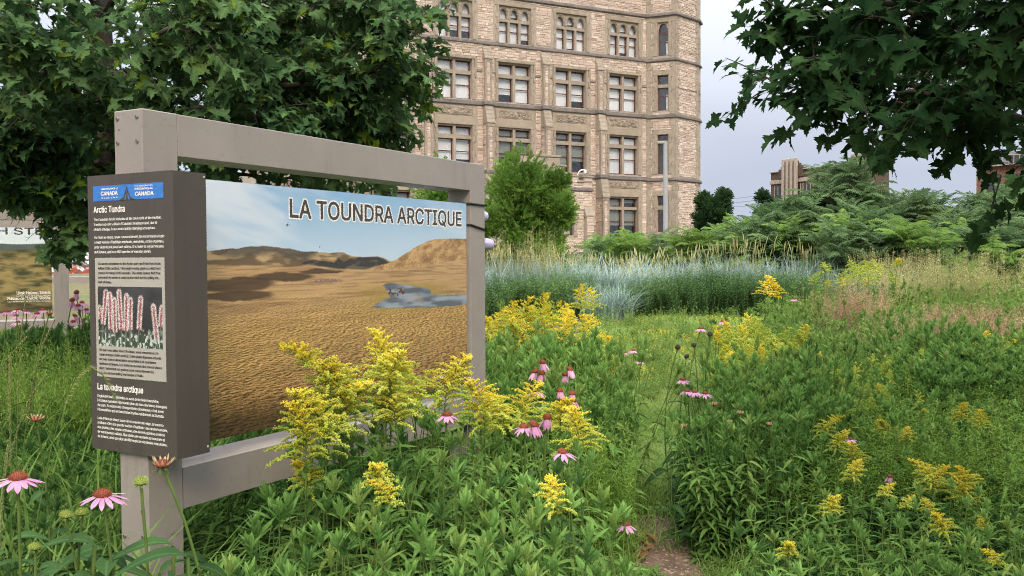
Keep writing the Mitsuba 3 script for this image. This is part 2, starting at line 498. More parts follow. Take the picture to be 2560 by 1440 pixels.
def sign_frame(key, M, w=W, l=L, d=D):
    put(key, 'post', xf(cat([cbx(0, w, 0, d, -.3, ZT, .003)]), M), 'sign_paint')
    put(key, 'post', xf(cat([cbx(l - w, l, 0, d, -.3, ZT, .003)]), M), 'sign_paint')
    put(key, 'upper_beam', xf(cbx(w + .001, l - w - .001, .0012, d - .001, ZB, ZT - .0012, .002), M), 'sign_paint')
    p = Polygon([(.0012, Z2), (d - .001, Z2), (d - .001, Z1 + .012), (.05, Z1 + .012), (.012, Z1), (.0012, Z1)])
    b = extr(p, l - 2 * w - .002)                        # profile in (y, z), extruded along x
    b.apply_transform(np.array([[0, 0, 1, w + .001], [1, 0, 0, 0], [0, 1, 0, 0], [0, 0, 0, 1.]]))
    put(key, 'lower_beam', xf(b, M), 'sign_paint')


sg = thing('information_sign', 'large freestanding sign frame of taupe metal beams holding the tundra landscape poster', 'sign')
sign_frame(sg, SM)
for (y, z) in ((.026, 2.10), (.128, 2.10), (.026, 2.016), (.128, 2.016), (.03, .72), (.03, .63), (.128, .62)):
    m = trimesh.creation.revolve([(0, .0035), (.003, .002), (.0035, .004), (.0062, .0042), (.0078, .001), (.0078, -.002)], sections=16)
    m.apply_transform(np.array([[0, 0, -1, 0], [1, 0, 0, y], [0, 1, 0, z], [0, 0, 0, 1.]]))
    put(sg, 'screw', xf(m, SM), 'screw_steel')
for (y, z) in ((.017, .57), (.118, .553), (.12, 2.062)):
    m = trimesh.creation.cylinder(.0032, .003, sections=10)
    m.apply_transform(np.array([[0, 0, -1, 0], [1, 0, 0, y], [0, 1, 0, z], [0, 0, 0, 1.]]))
    put(sg, 'rivet', xf(m, SM), 'ink_dark')
poster = put_uv(sg, 'poster', quad_uv(PX0, PX1, PZ0, PZ1, .004, .016), SM, 'poster_print', label='landscape print of golden tundra hills, a pond and pale blue sky')
ttl = meshkit.text_mesh('LA TOUNDRA ARCTIQUE', .1, .0005, True)
tl, tr = sign_sz(722, 542), sign_sz(1155, 566)
tlt, trt = sign_sz(722, 497), sign_sz(1155, 531)
tw, th = tr[0] - tl[0], ((tlt[1] - tl[1]) + (trt[1] - tr[1])) / 2
ttl.apply_transform(np.diag([tw / ttl.bounds[1][0], th / .1, 1, 1]))
tz = (tl[1] + tr[1]) / 2
A = np.array([[1, 0, 0, tl[0]], [0, 0, -1, .0036], [0, 1, 0, tz], [0, 0, 0, 1.]])
put(poster, 'title_outline', xf(outline(ttl, .0055), SM @ A), 'ink_white')
A[1, 3] = .0029
put(poster, 'title_lettering', xf(ttl, SM @ A), 'ink_dark', label='dark capitals reading LA TOUNDRA ARCTIQUE')
tx = sign_sz(1087, 950)
ms = [text(None, '', 'Seno', tx[0], tx[1], .022, .075, SM, .0034, None, True), text(None, '', 'et', sign_sz(1148, 912)[0], sign_sz(1148, 912)[1], .02, .03, SM, .0034, None, True)]
put(poster, 'caption', cat(ms), 'ink_white', label='small white caption near the lower right corner')
bird = Polygon([(-.014, -.002), (-.004, .001), (.006, .009), (.002, .001), (.013, .001), (.003, -.003), (-.002, -.006), (-.003, -.002)])
for (px, py, s) in ((720, 562, 1.), (772, 551, .4), (801, 617, .55)):
    q = sign_sz(px, py)
    put(poster, 'printed_bird', xf(extr(bird, .0005), SM @ np.array([[s, 0, 0, q[0]], [0, 0, -s, .0036], [0, s, 0, q[1]], [0, 0, 0, 1.]])), 'ink_dark')

# the dark information box wrapped round the left post
BA, BB, BC, BG, BT, BZ = .1663, .0194, .2744, .1308, 1.905, .9265
ib = thing('information_box', 'dark brown metal information panel box wrapped round the left post of the tundra sign', 'sign')


def rounded_box(x0, x1, y0, y1, z0, z1, r=.006):
    p = sbox(x0 + r, y0 + r, x1 - r, y1 - r).buffer(r, quad_segs=4)
    m = extr(p, z1 - z0)
    m.apply_translation((0, 0, z0))
    return m


shell = sbox(-BB + .006, -BA + .006, BG - .006, BC - .006).buffer(.006, quad_segs=4).difference(sbox(-.0015, -.0015, W + .002, D + .0015))
m = extr(shell, BT - BZ)
m.apply_translation((0, 0, BZ))
put(ib, 'casing', xf(m, SM), 'sign_box', smooth=30)
for z in (BT - .014, BZ + .022):
    s = trimesh.creation.icosphere(2, .0045)
    s.apply_transform(np.diag([1, .5, 1, 1.]))
    s.apply_translation((BG - .012, -BA - .0005, z))
    put(ib, 'rivet', xf(s, SM), 'galvanised', smooth=True)
# its printed face looks along -s; local frame: x runs from the far edge to the near edge
IM = frame(SM[:3, :3] @ np.array([-BB, BC, BZ]) + SM[:3, 3], -SN)   # x: 0..IW, z: 0..IH, outside is -y
IW, IH = BA + BC, BT - BZ


def face_xz(px, py):
    d = ray(px, py)
    k = ((IM[:3, 3] - EYE) @ IM[:3, 1]) / (d @ IM[:3, 1])
    P = EYE + k * d - IM[:3, 3]
    return float(P @ IM[:3, 0]), float(P[2])


_B = lambda x, y: face_xz(200 + x * .65990, 250 + y * .65972)      # from the zoom of the box
a, b = _B(51, 357), _B(316, 340)
put_uv(ib, 'blue_label', quad_uv(a[0], b[0], _B(51, 385)[1], _B(51, 328)[1], -.0012, 0), IM, 'label_blue', label='blue heading strip with two white titles and a dark road emblem')
lab = f'{ib}__blue_label'
lx0, lx1, lz0, lz1 = a[0], b[0], _B(51, 385)[1], _B(51, 328)[1]
lw, lh = lx1 - lx0, lz1 - lz0
tx = []
for (s, u, v, h, w_, bold) in (('LANDSCAPES of', .12, .73, .085, .25, True), ('CANADA', .115, .36, .22, .25, True), ('G A R D E N S', .12, .14, .085, .24, False), ('LES JARDINS DES', .61, .80, .08, .25, False), ('PAYSAGES du', .61, .60, .11, .25, True), ('CANADA', .61, .22, .22, .26, True)):
    tx.append(text(None, '', s, lx0 + u * lw, lz0 + v * lh, h * lh * 1.15, w_ * lw, IM, -.0016, None, bold))
put(lab, 'lettering', cat(tx), 'ink_white')
cx = lx0 + .495 * lw
em = []
for q in (-1, 1):
    em.append(Polygon([(0, lh * .93), (q * .006, lh * .62), (q * .016, lh * .22), (q * .040, 0), (q * .017, 0), (q * .010, lh * .25), (q * .002, lh * .55)]))
em.append(Polygon([(-.0016, lh * .5), (.0016, lh * .5), (.006, 0), (-.006, 0)]))
put(lab, 'road_emblem', cat([xf(extr(e, .0006), IM @ np.array([[1, 0, 0, cx], [0, 0, -1, -.0016], [0, 1, 0, lz0], [0, 0, 0, 1.]])) for e in em]), 'sign_box')
PARA = [
    (['Arctic Tundra'], 52, 428, 171, .0215, True),
    (['The Canadian Arctic includes all the land north of the treeline.', 'It makes up over a third of Canada\u2019s landmass and, due to', 'climate change, is our most rapidly changing ecosystem.'], 53, 459, 309, .0092, True),
    (['Far from an empty, snow-covered desert, the Arctic tundra hosts', 'a wide variety of habitats: wetlands, meadows, rocky expanses,', 'polar deserts and even lush valleys. It is home to myriad mosses', 'and lichens, and over 800 species of vascular plants.'], 55, 526, 320, .0092, True),
    (['La toundra arctique'], 66, 1095, 240, .0215, True),
    (['Englobant tout le territoire au nord de la limite foresti\u00e8re,', 'l\u2019Arctique canadien repr\u00e9sente plus du tiers des terres \u00e9merg\u00e9es', 'du pays. En raison des changements climatiques, c\u2019est aussi', 'l\u2019\u00e9cosyst\u00e8me qui se transforme le plus rapidement au Canada.'], 67, 1124, 299, .0092, True),
    (['Loin d\u2019\u00eatre un d\u00e9sert sans vie et couvert de neige, la toundra', 'arctique offre une grande vari\u00e9t\u00e9 d\u2019habitats : des terres humides,', 'des prairies, des zones rocheuses, des d\u00e9serts polaires et m\u00eame', 'de verdoyantes vall\u00e9es. Elle abrite une myriade de mousses et', 'de lichens, ainsi que plus de 800 esp\u00e8ces de plantes vasculaires.'], 68, 1208, 316, .0092, True)]
LINES_END = {1: (309, 293, 286), 2: (320, 319, 318, 270), 4: (299, 330, 317, 319), 5: (316, 332, 322, 322, 331)}
STEP = 18.3
for k, (lines, x, y, xe, h, bold) in enumerate(PARA):
    ms = []
    for i, s in enumerate(lines):
        p0, p1 = _B(x, y + i * STEP * (.94 if k in (4, 5) else 1)), _B(LINES_END.get(k, (xe,) * 9)[i], y + i * STEP)
        ms.append(text(None, '', s, p0[0], p0[1], h, p1[0] - p0[0], IM, -.0005, None, bold and len(lines) == 1))
    put(ib, 'heading' if len(lines) == 1 else 'paragraph', cat(ms), 'ink_white')
a, b, c_, d_ = _B(57, 598), _B(319, 597), _B(66, 1047), _B(329, 1068)
gx0, gx1, gz0, gz1 = (a[0] + c_[0]) / 2, (b[0] + d_[0]) / 2, (c_[1] + d_[1]) / 2, (a[1] + b[1]) / 2
gp = put_uv(ib, 'grey_panel', quad_uv(gx0, gx1, gz0, gz1, -.0012, 0), IM, 'panel_grey', label='pale grey text panel with a picture of fluffy catkins')
GP = [(['Go almost anywhere in the Arctic and you\u2019ll find the Arctic', 'willow (Salix arctica). This tough woody plant is a vital food', 'source for many Arctic animals. The white downy fluff that', 'surrounds its seeds is used as the wick for the qulliq, the', 'Inuit oil lamp.'], 70, 625, (308, 306, 306, 299, 121)),
      (['O\u00f9 que vous alliez dans l\u2019Arctique, vous rencontrerez le', 'saule arctique (Salix arctica). Cette plante ligneuse robuste', 'est une source alimentaire essentielle \u00e0 de nombreux', 'animaux arctiques. Les Inuits se servent des duvets blancs', 'dont s\u2019entourent ses graines pour confectionner les', 'm\u00e8ches de leur qulliq, leur lampe \u00e0 l\u2019huile.'], 75, 950, (298, 308, 290, 312, 281, 242))]
for lines, x, y, xe in GP:
    ms = []
    for i, s in enumerate(lines):
        p0, p1 = _B(x, y + i * 17.2), _B(xe[i], y + i * 17.2)
        ms.append(text(None, '', s, p0[0], p0[1], .0088, p1[0] - p0[0], IM, -.0017, None, False))
    put(gp, 'paragraph', cat(ms), 'ink_dark')
a, b = _B(70, 707), _B(313, 940)
fx0, fx1, fz0, fz1 = _B(71, 800)[0], _B(313, 800)[0], _B(190, 937)[1], _B(190, 708)[1]
CATK = [((90, 850), (100, 730)), ((118, 870), (115, 740)), ((135, 880), (132, 760)), ((158, 870), (150, 730)), ((175, 875), (178, 745)), ((192, 870), (193, 760)), ((225, 870), (232, 755)), ((293, 905), (280, 785)), ((80, 830), (76, 790)), ((307, 860), (312, 790))]


def catkins(p, n, uv):
    x, z = uv.x * (fx1 - fx0) + fx0, uv.y * (fz1 - fz0) + fz0
    hair = N(x * 900, z * 900)
    c = MIX((.012, .012, .014), (.05, .05, .055), FBM(x * 18, z * 18) * SS(.1, .9, uv.y))
    low = SS(.34, .10, uv.y + .25 * (FBM(x * 60, z * 60) - .5))
    c = MIX(c, MIX((.03, .05, .03), (.42, .47, .44), SS(.5, .62, FBM(x * 110, z * 80, 4.))), low)
    for (a, b) in CATK:
        (ax, az), (bx_, bz) = _B(*a), _B(*b)
        t = dr.clip(((x - ax) * (bx_ - ax) + (z - az) * (bz - az)) / ((bx_ - ax) ** 2 + (bz - az) ** 2), -.5, 1)
        d = dr.sqrt(dr.square(x - ax - t * (bx_ - ax)) + dr.square(z - az - t * (bz - az)))
        st = SS(.004, .002, d) * SS(0, -.02, t)
        c = MIX(c, (.10, .12, .09), st)
        d2 = d + .008 * (hair - .5)
        m = SS(.0150, .0075, d2) * SS(-.02, .02, t)
        c = MIX(c, MIX((.20, .045, .06), (.66, .64, .62), SS(.15, .85, d / .011 * .75 + .9 * (N(x * 620, z * 520, 3) - .45))), m)
    return c


principled('catkin_print', mikit.proc(catkins), .45)
put_uv(gp, 'catkin_picture', quad_uv(fx0, fx1, fz0, fz1, -.0022, -.0012), IM, 'catkin_print', label='dark picture of white and red fluffy catkins')

# capsule shaped tubes tied behind the right post with black cable
for k, (z, lean) in enumerate(((1.848, 0.0), (1.688, .02))):
    t = thing('lavender_tube', ('upper' if k == 0 else 'lower') + ' lavender plastic tube with rounded end strapped behind the right post', 'tube', 'tubes strapped behind the right post')
    prof_ = [(0, -.26), (.020, -.255), (.030, -.24), (.035, -.215), (.035, .19), (.030, .215), (.020, .233), (0, .24)]
    m = trimesh.creation.revolve(prof_, sections=20)
    dr_ = np.array([1., .06, lean - .03])
    R = basis(dr_, (0, 0, 1))
    R2 = np.eye(4)
    R2[:3, 0], R2[:3, 1], R2[:3, 2] = R[:3, 1], R[:3, 2], R[:3, 0]
    R2[:3, 3] = np.array([(-.130, -.098)[k], 5.37, z]) - .24 * dr_
    put(t, 'casing', xf(m, R2), 'lavender_plastic', smooth=40)
    m = trimesh.creation.revolve([(.0353, -.05), (.0362, -.05), (.0362, .18), (.0353, .18)], angle=.9, sections=6)
    put(t, 'clear_strip', xf(m, R2), 'camera_white')
for k, (za, zb_) in enumerate(((1.905, 1.902), (1.79, 1.765))):
    t = thing('black_strap', ('upper' if k == 0 else 'lower, slanting') + ' black cable tied round the right post of the tundra sign', 'strap', 'straps on the right post')
    e = .006
    loop = [(L - W - e, -e, za), (L + e, -e, zb_), (L + e, D + .075, zb_), (L - W - e, D + .075, za), (L - W - e, -e, za)]
    pts = np.concatenate([np.linspace(loop[i], loop[i + 1], 5)[:-1] for i in range(4)] + [[loop[4]]])
    v, f = tube(pts, .006, 6)
    put(t, 'cable', (v @ SM[:3, :3].T + SM[:3, 3], f), 'rubber_black', smooth=True)

# ------------------------------------------------------------------ the two signs further back on the left
_e = at(172, 700, 10.6)
A2 = np.array([math.sin(1.10), math.cos(1.10), 0])
M2 = frame(np.array([_e[0], _e[1], .09]) - L * A2, A2)


def steppe(p, n, uv):
    x, z = uv.x * 2., uv.y
    sk = MIX(srgb(214, 220, 222), srgb(186, 200, 208), uv.y)
    g = MIX(srgb(58, 62, 34), srgb(140, 124, 78), SS(.25, .75, FBM(x * 7, z * 22, 0., 4)))
    g = MIX(g, srgb(52, 60, 34), SS(.62, .76, z) * .7)
    g = MIX(g, srgb(40, 42, 28), SS(.18, .04, z) * .6)
    far = MIX(srgb(58, 74, 80), srgb(84, 92, 84), FBM(x * 9, z * 30))
    h = .80 + .02 * N(x * 3)
    return MIX(MIX(g, far, SS(.735, .75, z + .02 * N(x * 4))), sk, SS(h - .006, h + .006, z))


principled('steppe_print', mikit.proc(steppe), .45)
s2 = thing('information_sign', 'second taupe sign frame at the left edge showing a dark green steppe poster', 'sign')
sign_frame(s2, M2)
p2 = put_uv(s2, 'poster', quad_uv(PX0, L - W - .02, PZ0 + .02, PZ1 - .01, .004, .016), M2, 'steppe_print', label='steppe plateau print with a pale sky')


def s2_xz(px, py):
    d = ray(px, py)
    k = ((M2[:3, 3] - EYE) @ M2[:3, 1]) / (d @ M2[:3, 1])
    P = EYE + k * d - M2[:3, 3]
    return float(P @ A2), float(P[2])


q0, q1 = s2_xz(2, 586), s2_xz(122, 586)
put(p2, 'title_lettering', cat([text(None, '', 'NORTH STEPPE', q0[0] - .50, q0[1], .075, 1.22, M2, .0035, None, True)]), 'ink_dark', label='dark capitals ending in H STEPPE')
ms = []
for s, x0, x1, y, h in (('Ukok Plateau, Siberia', 41, 126, 736, .032), ('(similar to the prehistoric steppe)', 41, 126, 742, .016), ('Plateau de l\u2019Oukok, Sib\u00e9rie', 18, 126, 750, .03), ('(qui ressemble aux anciennes steppes)', 18, 126, 756, .016)):
    a, b = s2_xz(x0, y), s2_xz(x1, y)
    ms.append(text(None, '', s, a[0], a[1], h, b[0] - a[0], M2, .0035, None, h > .02))
put(p2, 'caption', cat(ms), 'ink_white', label='white two-language caption naming a plateau in Siberia')

_e = at(262, 700, 21.5)
A3 = np.array([math.sin(1.2), math.cos(1.2), 0])
M3 = frame(np.array([_e[0], _e[1], .40]) - L * A3, A3)


def shore(p, n, uv):
    x, z = uv.x * 2., uv.y
    c = MIX(srgb(70, 74, 82), srgb(214, 214, 220), SS(.42, .58, FBM(x * 9 + z * 5, z * 16, 0., 4)))
    c = MIX(c, srgb(150, 70, 56), SS(.25, .12, z) * SS(.35, .55, FBM(x * 9, z * 14, 4.)))
    return MIX(c, srgb(170, 165, 205), SS(.62, .70, z) * .85)


principled('shore_print', mikit.proc(shore), .45)
s3 = thing('information_sign', 'farthest taupe sign frame, with a rocky shore poster, just left of the information box', 'sign')
sign_frame(s3, M3)
put_uv(s3, 'poster', quad_uv(PX0, L - W - .02, PZ0, PZ1, .004, .016), M3, 'shore_print', label='print of pale rocks and red ground')

# ------------------------------------------------------------------ the stone museum building
def noisy(c, amp=.18, f=1.2, g=5):
    def fn(p, n, uv):
        return mi.Color3f(c) * (1 - amp + amp * 1.2 * FBM(p.x * f, p.y * f, p.z * f, 3) + amp * .8 * N(p.x * g, p.y * g, p.z * g * .4))
    return mikit.proc(fn)


principled('mortar', noisy((.32, .275, .235)), .95)
principled('ashlar', noisy((.285, .246, .202), .32, .7), .9)
principled('ashlar_light', noisy((.30, .255, .205), .25, .7), .9)
principled('course_dark', noisy((.16, .145, .14), .5, .9), .9)
principled('sash', (.10, .028, .024), .5)
principled('blind', mikit.proc(lambda p, n, uv: mi.Color3f(.56, .60, .64) * (.92 + .12 * SS(.45, .6, N(p.x * .9, p.y * .9, p.z * .8)))), .8)
principled('blind_green', (.16, .18, .155), .8)
principled('room_dark', (.045, .05, .055), .9)
principled('curtain_white', (.80, .81, .82), .8)
scene['glass_pane'] = {'type': 'thindielectric', 'int_ior': 1.6}
PAL = [(.49, .405, .35), (.475, .385, .345), (.54, .465, .41), (.44, .36, .30), (.41, .345, .30), (.31, .25, .21), (.475, .37, .30)]
PW = np.array([.30, .25, .21, .08, .10, .02, .04])
for i, c in enumerate(PAL):
    principled(f'stone_tone_{i}', c, .95)
scene['stone_rubble'] = {'type': 'twosided', 'b': {'type': 'principled', 'base_color': {'type': 'mesh_attribute', 'name': 'vertex_color'}, 'roughness': .95}}
srng = np.random.default_rng(21)
bd = thing('stone_building', 'large pale rubble-stone museum building with mullioned windows and a polygonal corner turret', 'building')
BYAW = 1.10033
BAX = np.array([math.sin(BYAW), math.cos(BYAW), 0])
BM = frame((0, 75., 0), BAX)


def pl(M, px, py, off=0.):
    """pixel -> (u, z) on the plane y = off of the wall frame M"""
    d = ray(px, py)
    o = M[:3, 3] + off * M[:3, 1]
    k = ((o - EYE) @ M[:3, 1]) / (d @ M[:3, 1])
    P = EYE + k * d - M[:3, 3]
    return float(P @ M[:3, 0]), float(P[2])


STONES = []        # (matrix, u0, u1, z0, z1, depth0, proud, tone)


def stonework(M, u0, u1, z0, z1, blocked=(), off=0.):
    z = z0
    while z < z1 - .05:
        h = min(float(srng.uniform(.11, .27)), z1 - z)
        iv = [(u0, u1)]
        for (a, b, c, d) in blocked:
            if c < z + h * .7 and d > z + h * .3:
                iv = [q for (s, e) in iv for q in ((s, min(e, a)), (max(s, b), e)) if q[1] - q[0] > .06]
        for (s, e) in iv:
            x = s
            while x < e - .02:
                l = float(srng.uniform(.20, .78)) * (1.2 if h < .17 else 1)
                if e - x - l < .22:
                    l = e - x
                rows = [(z, z + h)] if h < .21 or srng.random() < .6 else [(z, z + h * .5), (z + h * .5, z + h)]
                for (a, b) in rows:
                    STONES.append((M, x + .012, x + l - .012, a + .011, b - .011, off, float(srng.uniform(.012, .06)), int(srng.choice(7, p=PW)), float(srng.uniform(.88, 1.12))))
                x += l
        z += h


def stone_mesh(st):
    M, a, b, c, d, off, pr, tone, g = st
    e = .012
    v = np.array([[a, off, c], [b, off, c], [b, off, d], [a, off, d], [a + e, off - pr, c + e], [b - e, off - pr, c + e], [b - e, off - pr, d - e], [a + e, off - pr, d - e]])
    q = np.array([[4, 5, 6, 7], [0, 1, 5, 4], [1, 2, 6, 5], [2, 3, 7, 6], [3, 0, 4, 7]])
    f = np.vstack([q[:, [0, 1, 2]], q[:, [0, 2, 3]]])
    return v @ M[:3, :3].T + M[:3, 3], f


def wall_slab(M, u0, u1, z0, z1, holes, thick=.55, off=0.):
    p = sbox(u0, z0, u1, z1)
    if holes:
        p = p.difference(unary_union([sbox(a, c, b, d) for a, b, c, d in holes]))
    m = extr(p, thick)
    m.apply_transform(np.array([[1, 0, 0, 0], [0, 0, 1, off], [0, 1, 0, 0], [0, 0, 0, 1.]]))
    m.invert()
    return xf(m, M)


def flat_poly(poly, y0, y1):
    m = extr(poly, y1 - y0)
    m.apply_transform(np.array([[1, 0, 0, 0], [0, 0, 1, y0], [0, 1, 0, 0], [0, 0, 0, 1.]]))
    m.invert()
    return m


def pointed(u0, u1, z0, zs, za, k=10):
    """an opening with a pointed arch: springs at zs, apex at za"""
    c, r = (u0 + u1) / 2, (u1 - u0) / 2
    t = np.linspace(0, 1, k)
    right = [(u1 - r * (1 - math.cos(q * math.pi / 2)) ** .92, zs + (za - zs) * math.sin(q * math.pi / 2) ** .85) for q in t]
    left = [(2 * c - x, z) for x, z in right[::-1]]
    return Polygon([(u0, z0), (u1, z0)] + right + left[1:]).buffer(0)


def trefoil(u0, u1, z0, zs, za):
    p = pointed(u0 + .06, u1 - .06, z0, zs, za - .05)
    r = (u1 - u0) * .115
    from shapely.geometry import Point
    for s in (u0 + .085, u1 - .085):
        p = p.difference(Point(s, zs + (za - zs) * .42).buffer(r * .62))
        p = p.union(Point(s + (.09 if s < (u0 + u1) / 2 else -.09), zs + .05).buffer(r * .9).intersection(sbox(u0 + .03, z0, u1 - .03, za)))
    return p.buffer(0)


def sashes(w, M, lights, rec, blind, meet=True):
    """the timber frames, glass and blinds of a window behind its stone opening"""
    fr, t = [], .075
    for (a, b, c, d, kind) in lights:
        fr += [cbx(a, a + t, rec, rec + .09, c, d, .008), cbx(b - t, b, rec, rec + .09, c, d, .008), cbx(a + t, b - t, rec + .002, rec + .088, c, c + t, .008), cbx(a + t, b - t, rec + .002, rec + .088, d - t, d, .008)]
        if meet and d - c > 1.3:
            mz = c + (d - c) * .56
            fr.append(cbx(a + t, b - t, rec + .004, rec + .086, mz - .035, mz + .035, .008))
    scene[w] = mikit.ply(xf(cat(fr), M), 'sash')
    for (a, b, c, d, kind) in lights:
        put(w, 'pane', xf(plane(a + .02, b - .02, rec + .045, c + .02, d - .02), M), 'glass_pane')
        if kind == 'white':
            put(w, 'blind', xf(bx(a + .03, b - .03, rec + .13 + float(srng.uniform(0, .1)), rec + .24, c + (.02 if srng.random() < .75 else (d - c) * float(srng.uniform(.08, .4))), d - .02), M), 'blind')
        elif kind == 'green':
            put(w, 'blind', xf(bx(a + .03, b - .03, rec + .13, rec + .15, c + (d - c) * float(srng.uniform(.2, .55)), d - .02), M), 'blind_green')
        elif kind == 'curtain':
            put(w, 'curtain', xf(bx(b - .27, b - .13, rec + .13, rec + .15, c + .05, c + (d - c) * .62), M), 'curtain_white')


def plane(a, b, y, c, d):
    return trimesh.Trimesh([[a, y, c], [b, y, c], [b, y, d], [a, y, d]], [[0, 1, 2], [0, 2, 3]], process=False)


def jambs(M, u0, u1, z0, z1, w=.18, left=True, right=True):
    z = z0
    k = 0
    while z < z1 - .05:
        h = min(float(srng.uniform(.42, .62)), z1 - z)
        if z1 - z - h < .2:
            h = z1 - z
        ww = w if k % 2 else w * 1.6
        for s in (0, 1):
            if (left, right)[s]:
                x0, x1 = (u0 - ww, u0) if s == 0 else (u1, u1 + ww)
                QUOINS.append(xf(cbx(x0 + .004, x1 - .004, -.055 - .012 * (k % 2), .02, z + .006, z + h - .006, .012), M))
        z += h
        k += 1


QUOINS, HOLES, BLOCK = [], [], []
PITCHU = 5.225
NB = 6
for k in range(NB):
    o = -PITCHU * k
    HOLES += [(9.40 + o, 12.30 + o, 18.85, 21.80), (9.31 + o, 12.25 + o, 14.15, 17.30), (9.31 + o, 12.25 + o, 8.80, 12.15), (9.33 + o, 12.30 + o, 3.45, 6.90)]
U0, U1, ZTOP = -PITCHU * NB + 13.0, 13.17, 27.0
put(bd, 'wall', wall_slab(BM, U0, U1, -1, ZTOP, HOLES), 'mortar')
put(bd, 'inner_wall', xf(bx(U0 + .3, U1 - .3, 1.6, 1.9, -1, ZTOP - .2), BM), 'room_dark')


def white(k, lev):
    return 'green' if (lev == 'D' or (lev == 'C' and k in (1, 2))) else 'white'


for k in range(NB):
    o = -PITCHU * k
    # --- A: three pointed lights
    w = numbered(bd + '__window')
    lights, tr = [], sbox(9.40 + o, 18.85, 12.30 + o, 21.80)
    for j in range(3):
        a, b = 9.47 + .98 * j + o, 10.27 + .98 * j + o
        tr = tr.difference(sbox(a, 18.90, b, 20.55)).difference(trefoil(a, b, 20.80, 21.0, 21.62))
        lights += [(a - .03, b + .03, 18.86, 20.60, 'white'), (a - .03, b + .03, 20.78, 21.64, 'white')]
    sashes(w, BM, lights, .36, 'white')
    labels[w] = {'label': 'three-light window with small trefoil arches above'}
    rims = []
    for j in range(3):
        a, b = 9.47 + .98 * j + o, 10.27 + .98 * j + o
        ring = pointed(a - .08, b + .08, 20.82, 21.0, 21.74).difference(pointed(a - .01, b + .01, 20.80, 21.0, 21.66)).intersection(sbox(9.4 + o, 18, 12.3 + o, 21.79))
        rims.append(flat_poly(ring, .09, .16))
    put(bd, 'tracery', xf(cat([flat_poly(tr, .15, .36)] + rims), BM), 'ashlar')
    put(bd, 'lintel', xf(cbx(9.05 + o, 12.62 + o, -.05, .02, 21.805, 22.12, .01), BM), 'ashlar')
    jambs(BM, 9.40 + o, 12.30 + o, 18.85, 21.80)
    BLOCK += [(8.9 + o, 12.75 + o, 18.8, 22.14)]
    # --- B, C, D: stone cross windows
    for (lev, z0, z1, t0, t1) in (('B', 14.15, 17.30, 16.10, 16.40), ('C', 8.80, 12.15, 11.06, 11.36), ('D', 3.45, 6.90, 5.80, 6.06)):
        w = numbered(bd + '__window')
        kd = white(k, lev)
        sashes(w, BM, [(a + o, b + o, c, d, kd) for a, b in ((9.33, 10.70), (10.88, 12.24)) for c, d in ((z0 + .04, t0 + .03), (t1 - .03, z1 - .16))], .40, kd)
        cr = [bx(10.68 + o, 10.90 + o, .14, .40, z0, z1 - .10), bx(9.31 + o, 10.679 + o, .165, .398, t0, t1), bx(10.901 + o, 12.25 + o, .165, .398, t0, t1), bx(9.31 + o, 12.25 + o, .12, .405, z1 - .12, z1)]
        put(bd, 'tracery', xf(cat(cr), BM), 'ashlar')
        jambs(BM, 9.31 + o, 12.25 + o, z0, z1)
        if lev == 'B':
            put(bd, 'hood_mould', xf(cat([cbx(9.08 + o, 12.60 + o, -.11, .02, 17.305, 17.52, .02), cbx(9.08 + o, 9.20 + o, -.105, .02, 15.9, 17.303, .015), cbx(12.48 + o, 12.60 + o, -.105, .02, 15.9, 17.303, .015)]), BM), 'ashlar')
            for s, e in ((8.62, 9.07), (12.61, 13.15 if k == 0 else 13.1)):
                put(bd, 'string_course', xf(cbx(s + o, e + o, -.07, .02, 16.36, 16.46, .015), BM), 'course_dark')
            BLOCK += [(8.95 + o, 12.68 + o, 14.05, 17.52), (8.6 + o, 13.15 + o, 16.35, 16.47)]
        else:
            put(bd, 'lintel', xf(cbx(9.02 + o, 12.58 + o, -.05, .02, z1 + .005, z1 + .66, .01), BM), 'ashlar_light')
            zc0, zc1 = z1 + .67, (13.60 if lev == 'C' else 8.30)
            BLOCK += [(8.95 + o, 12.68 + o, z0 - .1, zc1 + .3)]
            # carved relief: a head between scrolling leaves
            nx, nz = 72, 22
            gu, gzz = np.meshgrid(np.linspace(9.30, 12.28, nx), np.linspace(zc0 + .02, zc1 - .01, nz), indexing='ij')
            mu, mz = (gu - 10.79) / 1.49, (gzz - (zc0 + zc1) / 2) / ((zc1 - zc0) / 2)
            q = np.stack([gu * 5.2, gzz * 5.2, np.full_like(gu, 7. * k + (3 if lev == 'C' else 9))], -1)
            n1 = meshkit.noise(q, 4)
            rel = .13 * np.abs(np.sin((n1 * 3.2 + .5 * np.abs(mu) * 3) * math.pi)) ** .7 * (1 - np.abs(mz) ** 6) * (1 - np.abs(mu) ** 14)
            head = np.exp(-((mu / .12) ** 2 + ((mz + .1) / .75) ** 2) * 1.6)
            rel = rel * (1 - .7 * head) + .20 * head
            edge = (np.abs(mz) > .95) | (np.abs(mu) > .985)
            rel = np.where(edge, .0, rel)
            v = np.stack([gu + o, .03 - rel, gzz], -1).reshape(-1, 3)
            i, j = np.meshgrid(np.arange(nx - 1), np.arange(nz - 1), indexing='ij')
            kk = (i * nz + j).ravel()
            f = np.vstack([np.stack([kk, kk + nz, kk + nz + 1], 1), np.stack([kk, kk + nz + 1, kk + 1], 1)])
            put(bd, 'carved_panel', (v @ BM[:3, :3].T + BM[:3, 3], f), 'ashlar')
            put(bd, 'panel_frame', xf(cat([cbx(9.02 + o, 9.29 + o, -.06, .02, zc0, zc1, .01), cbx(12.29 + o, 12.58 + o, -.06, .02, zc0, zc1, .01)]), BM), 'ashlar_light')
    # --- buttress on the pier left of the bay: three stages
    a, b = 7.96 + o, 8.57 + o
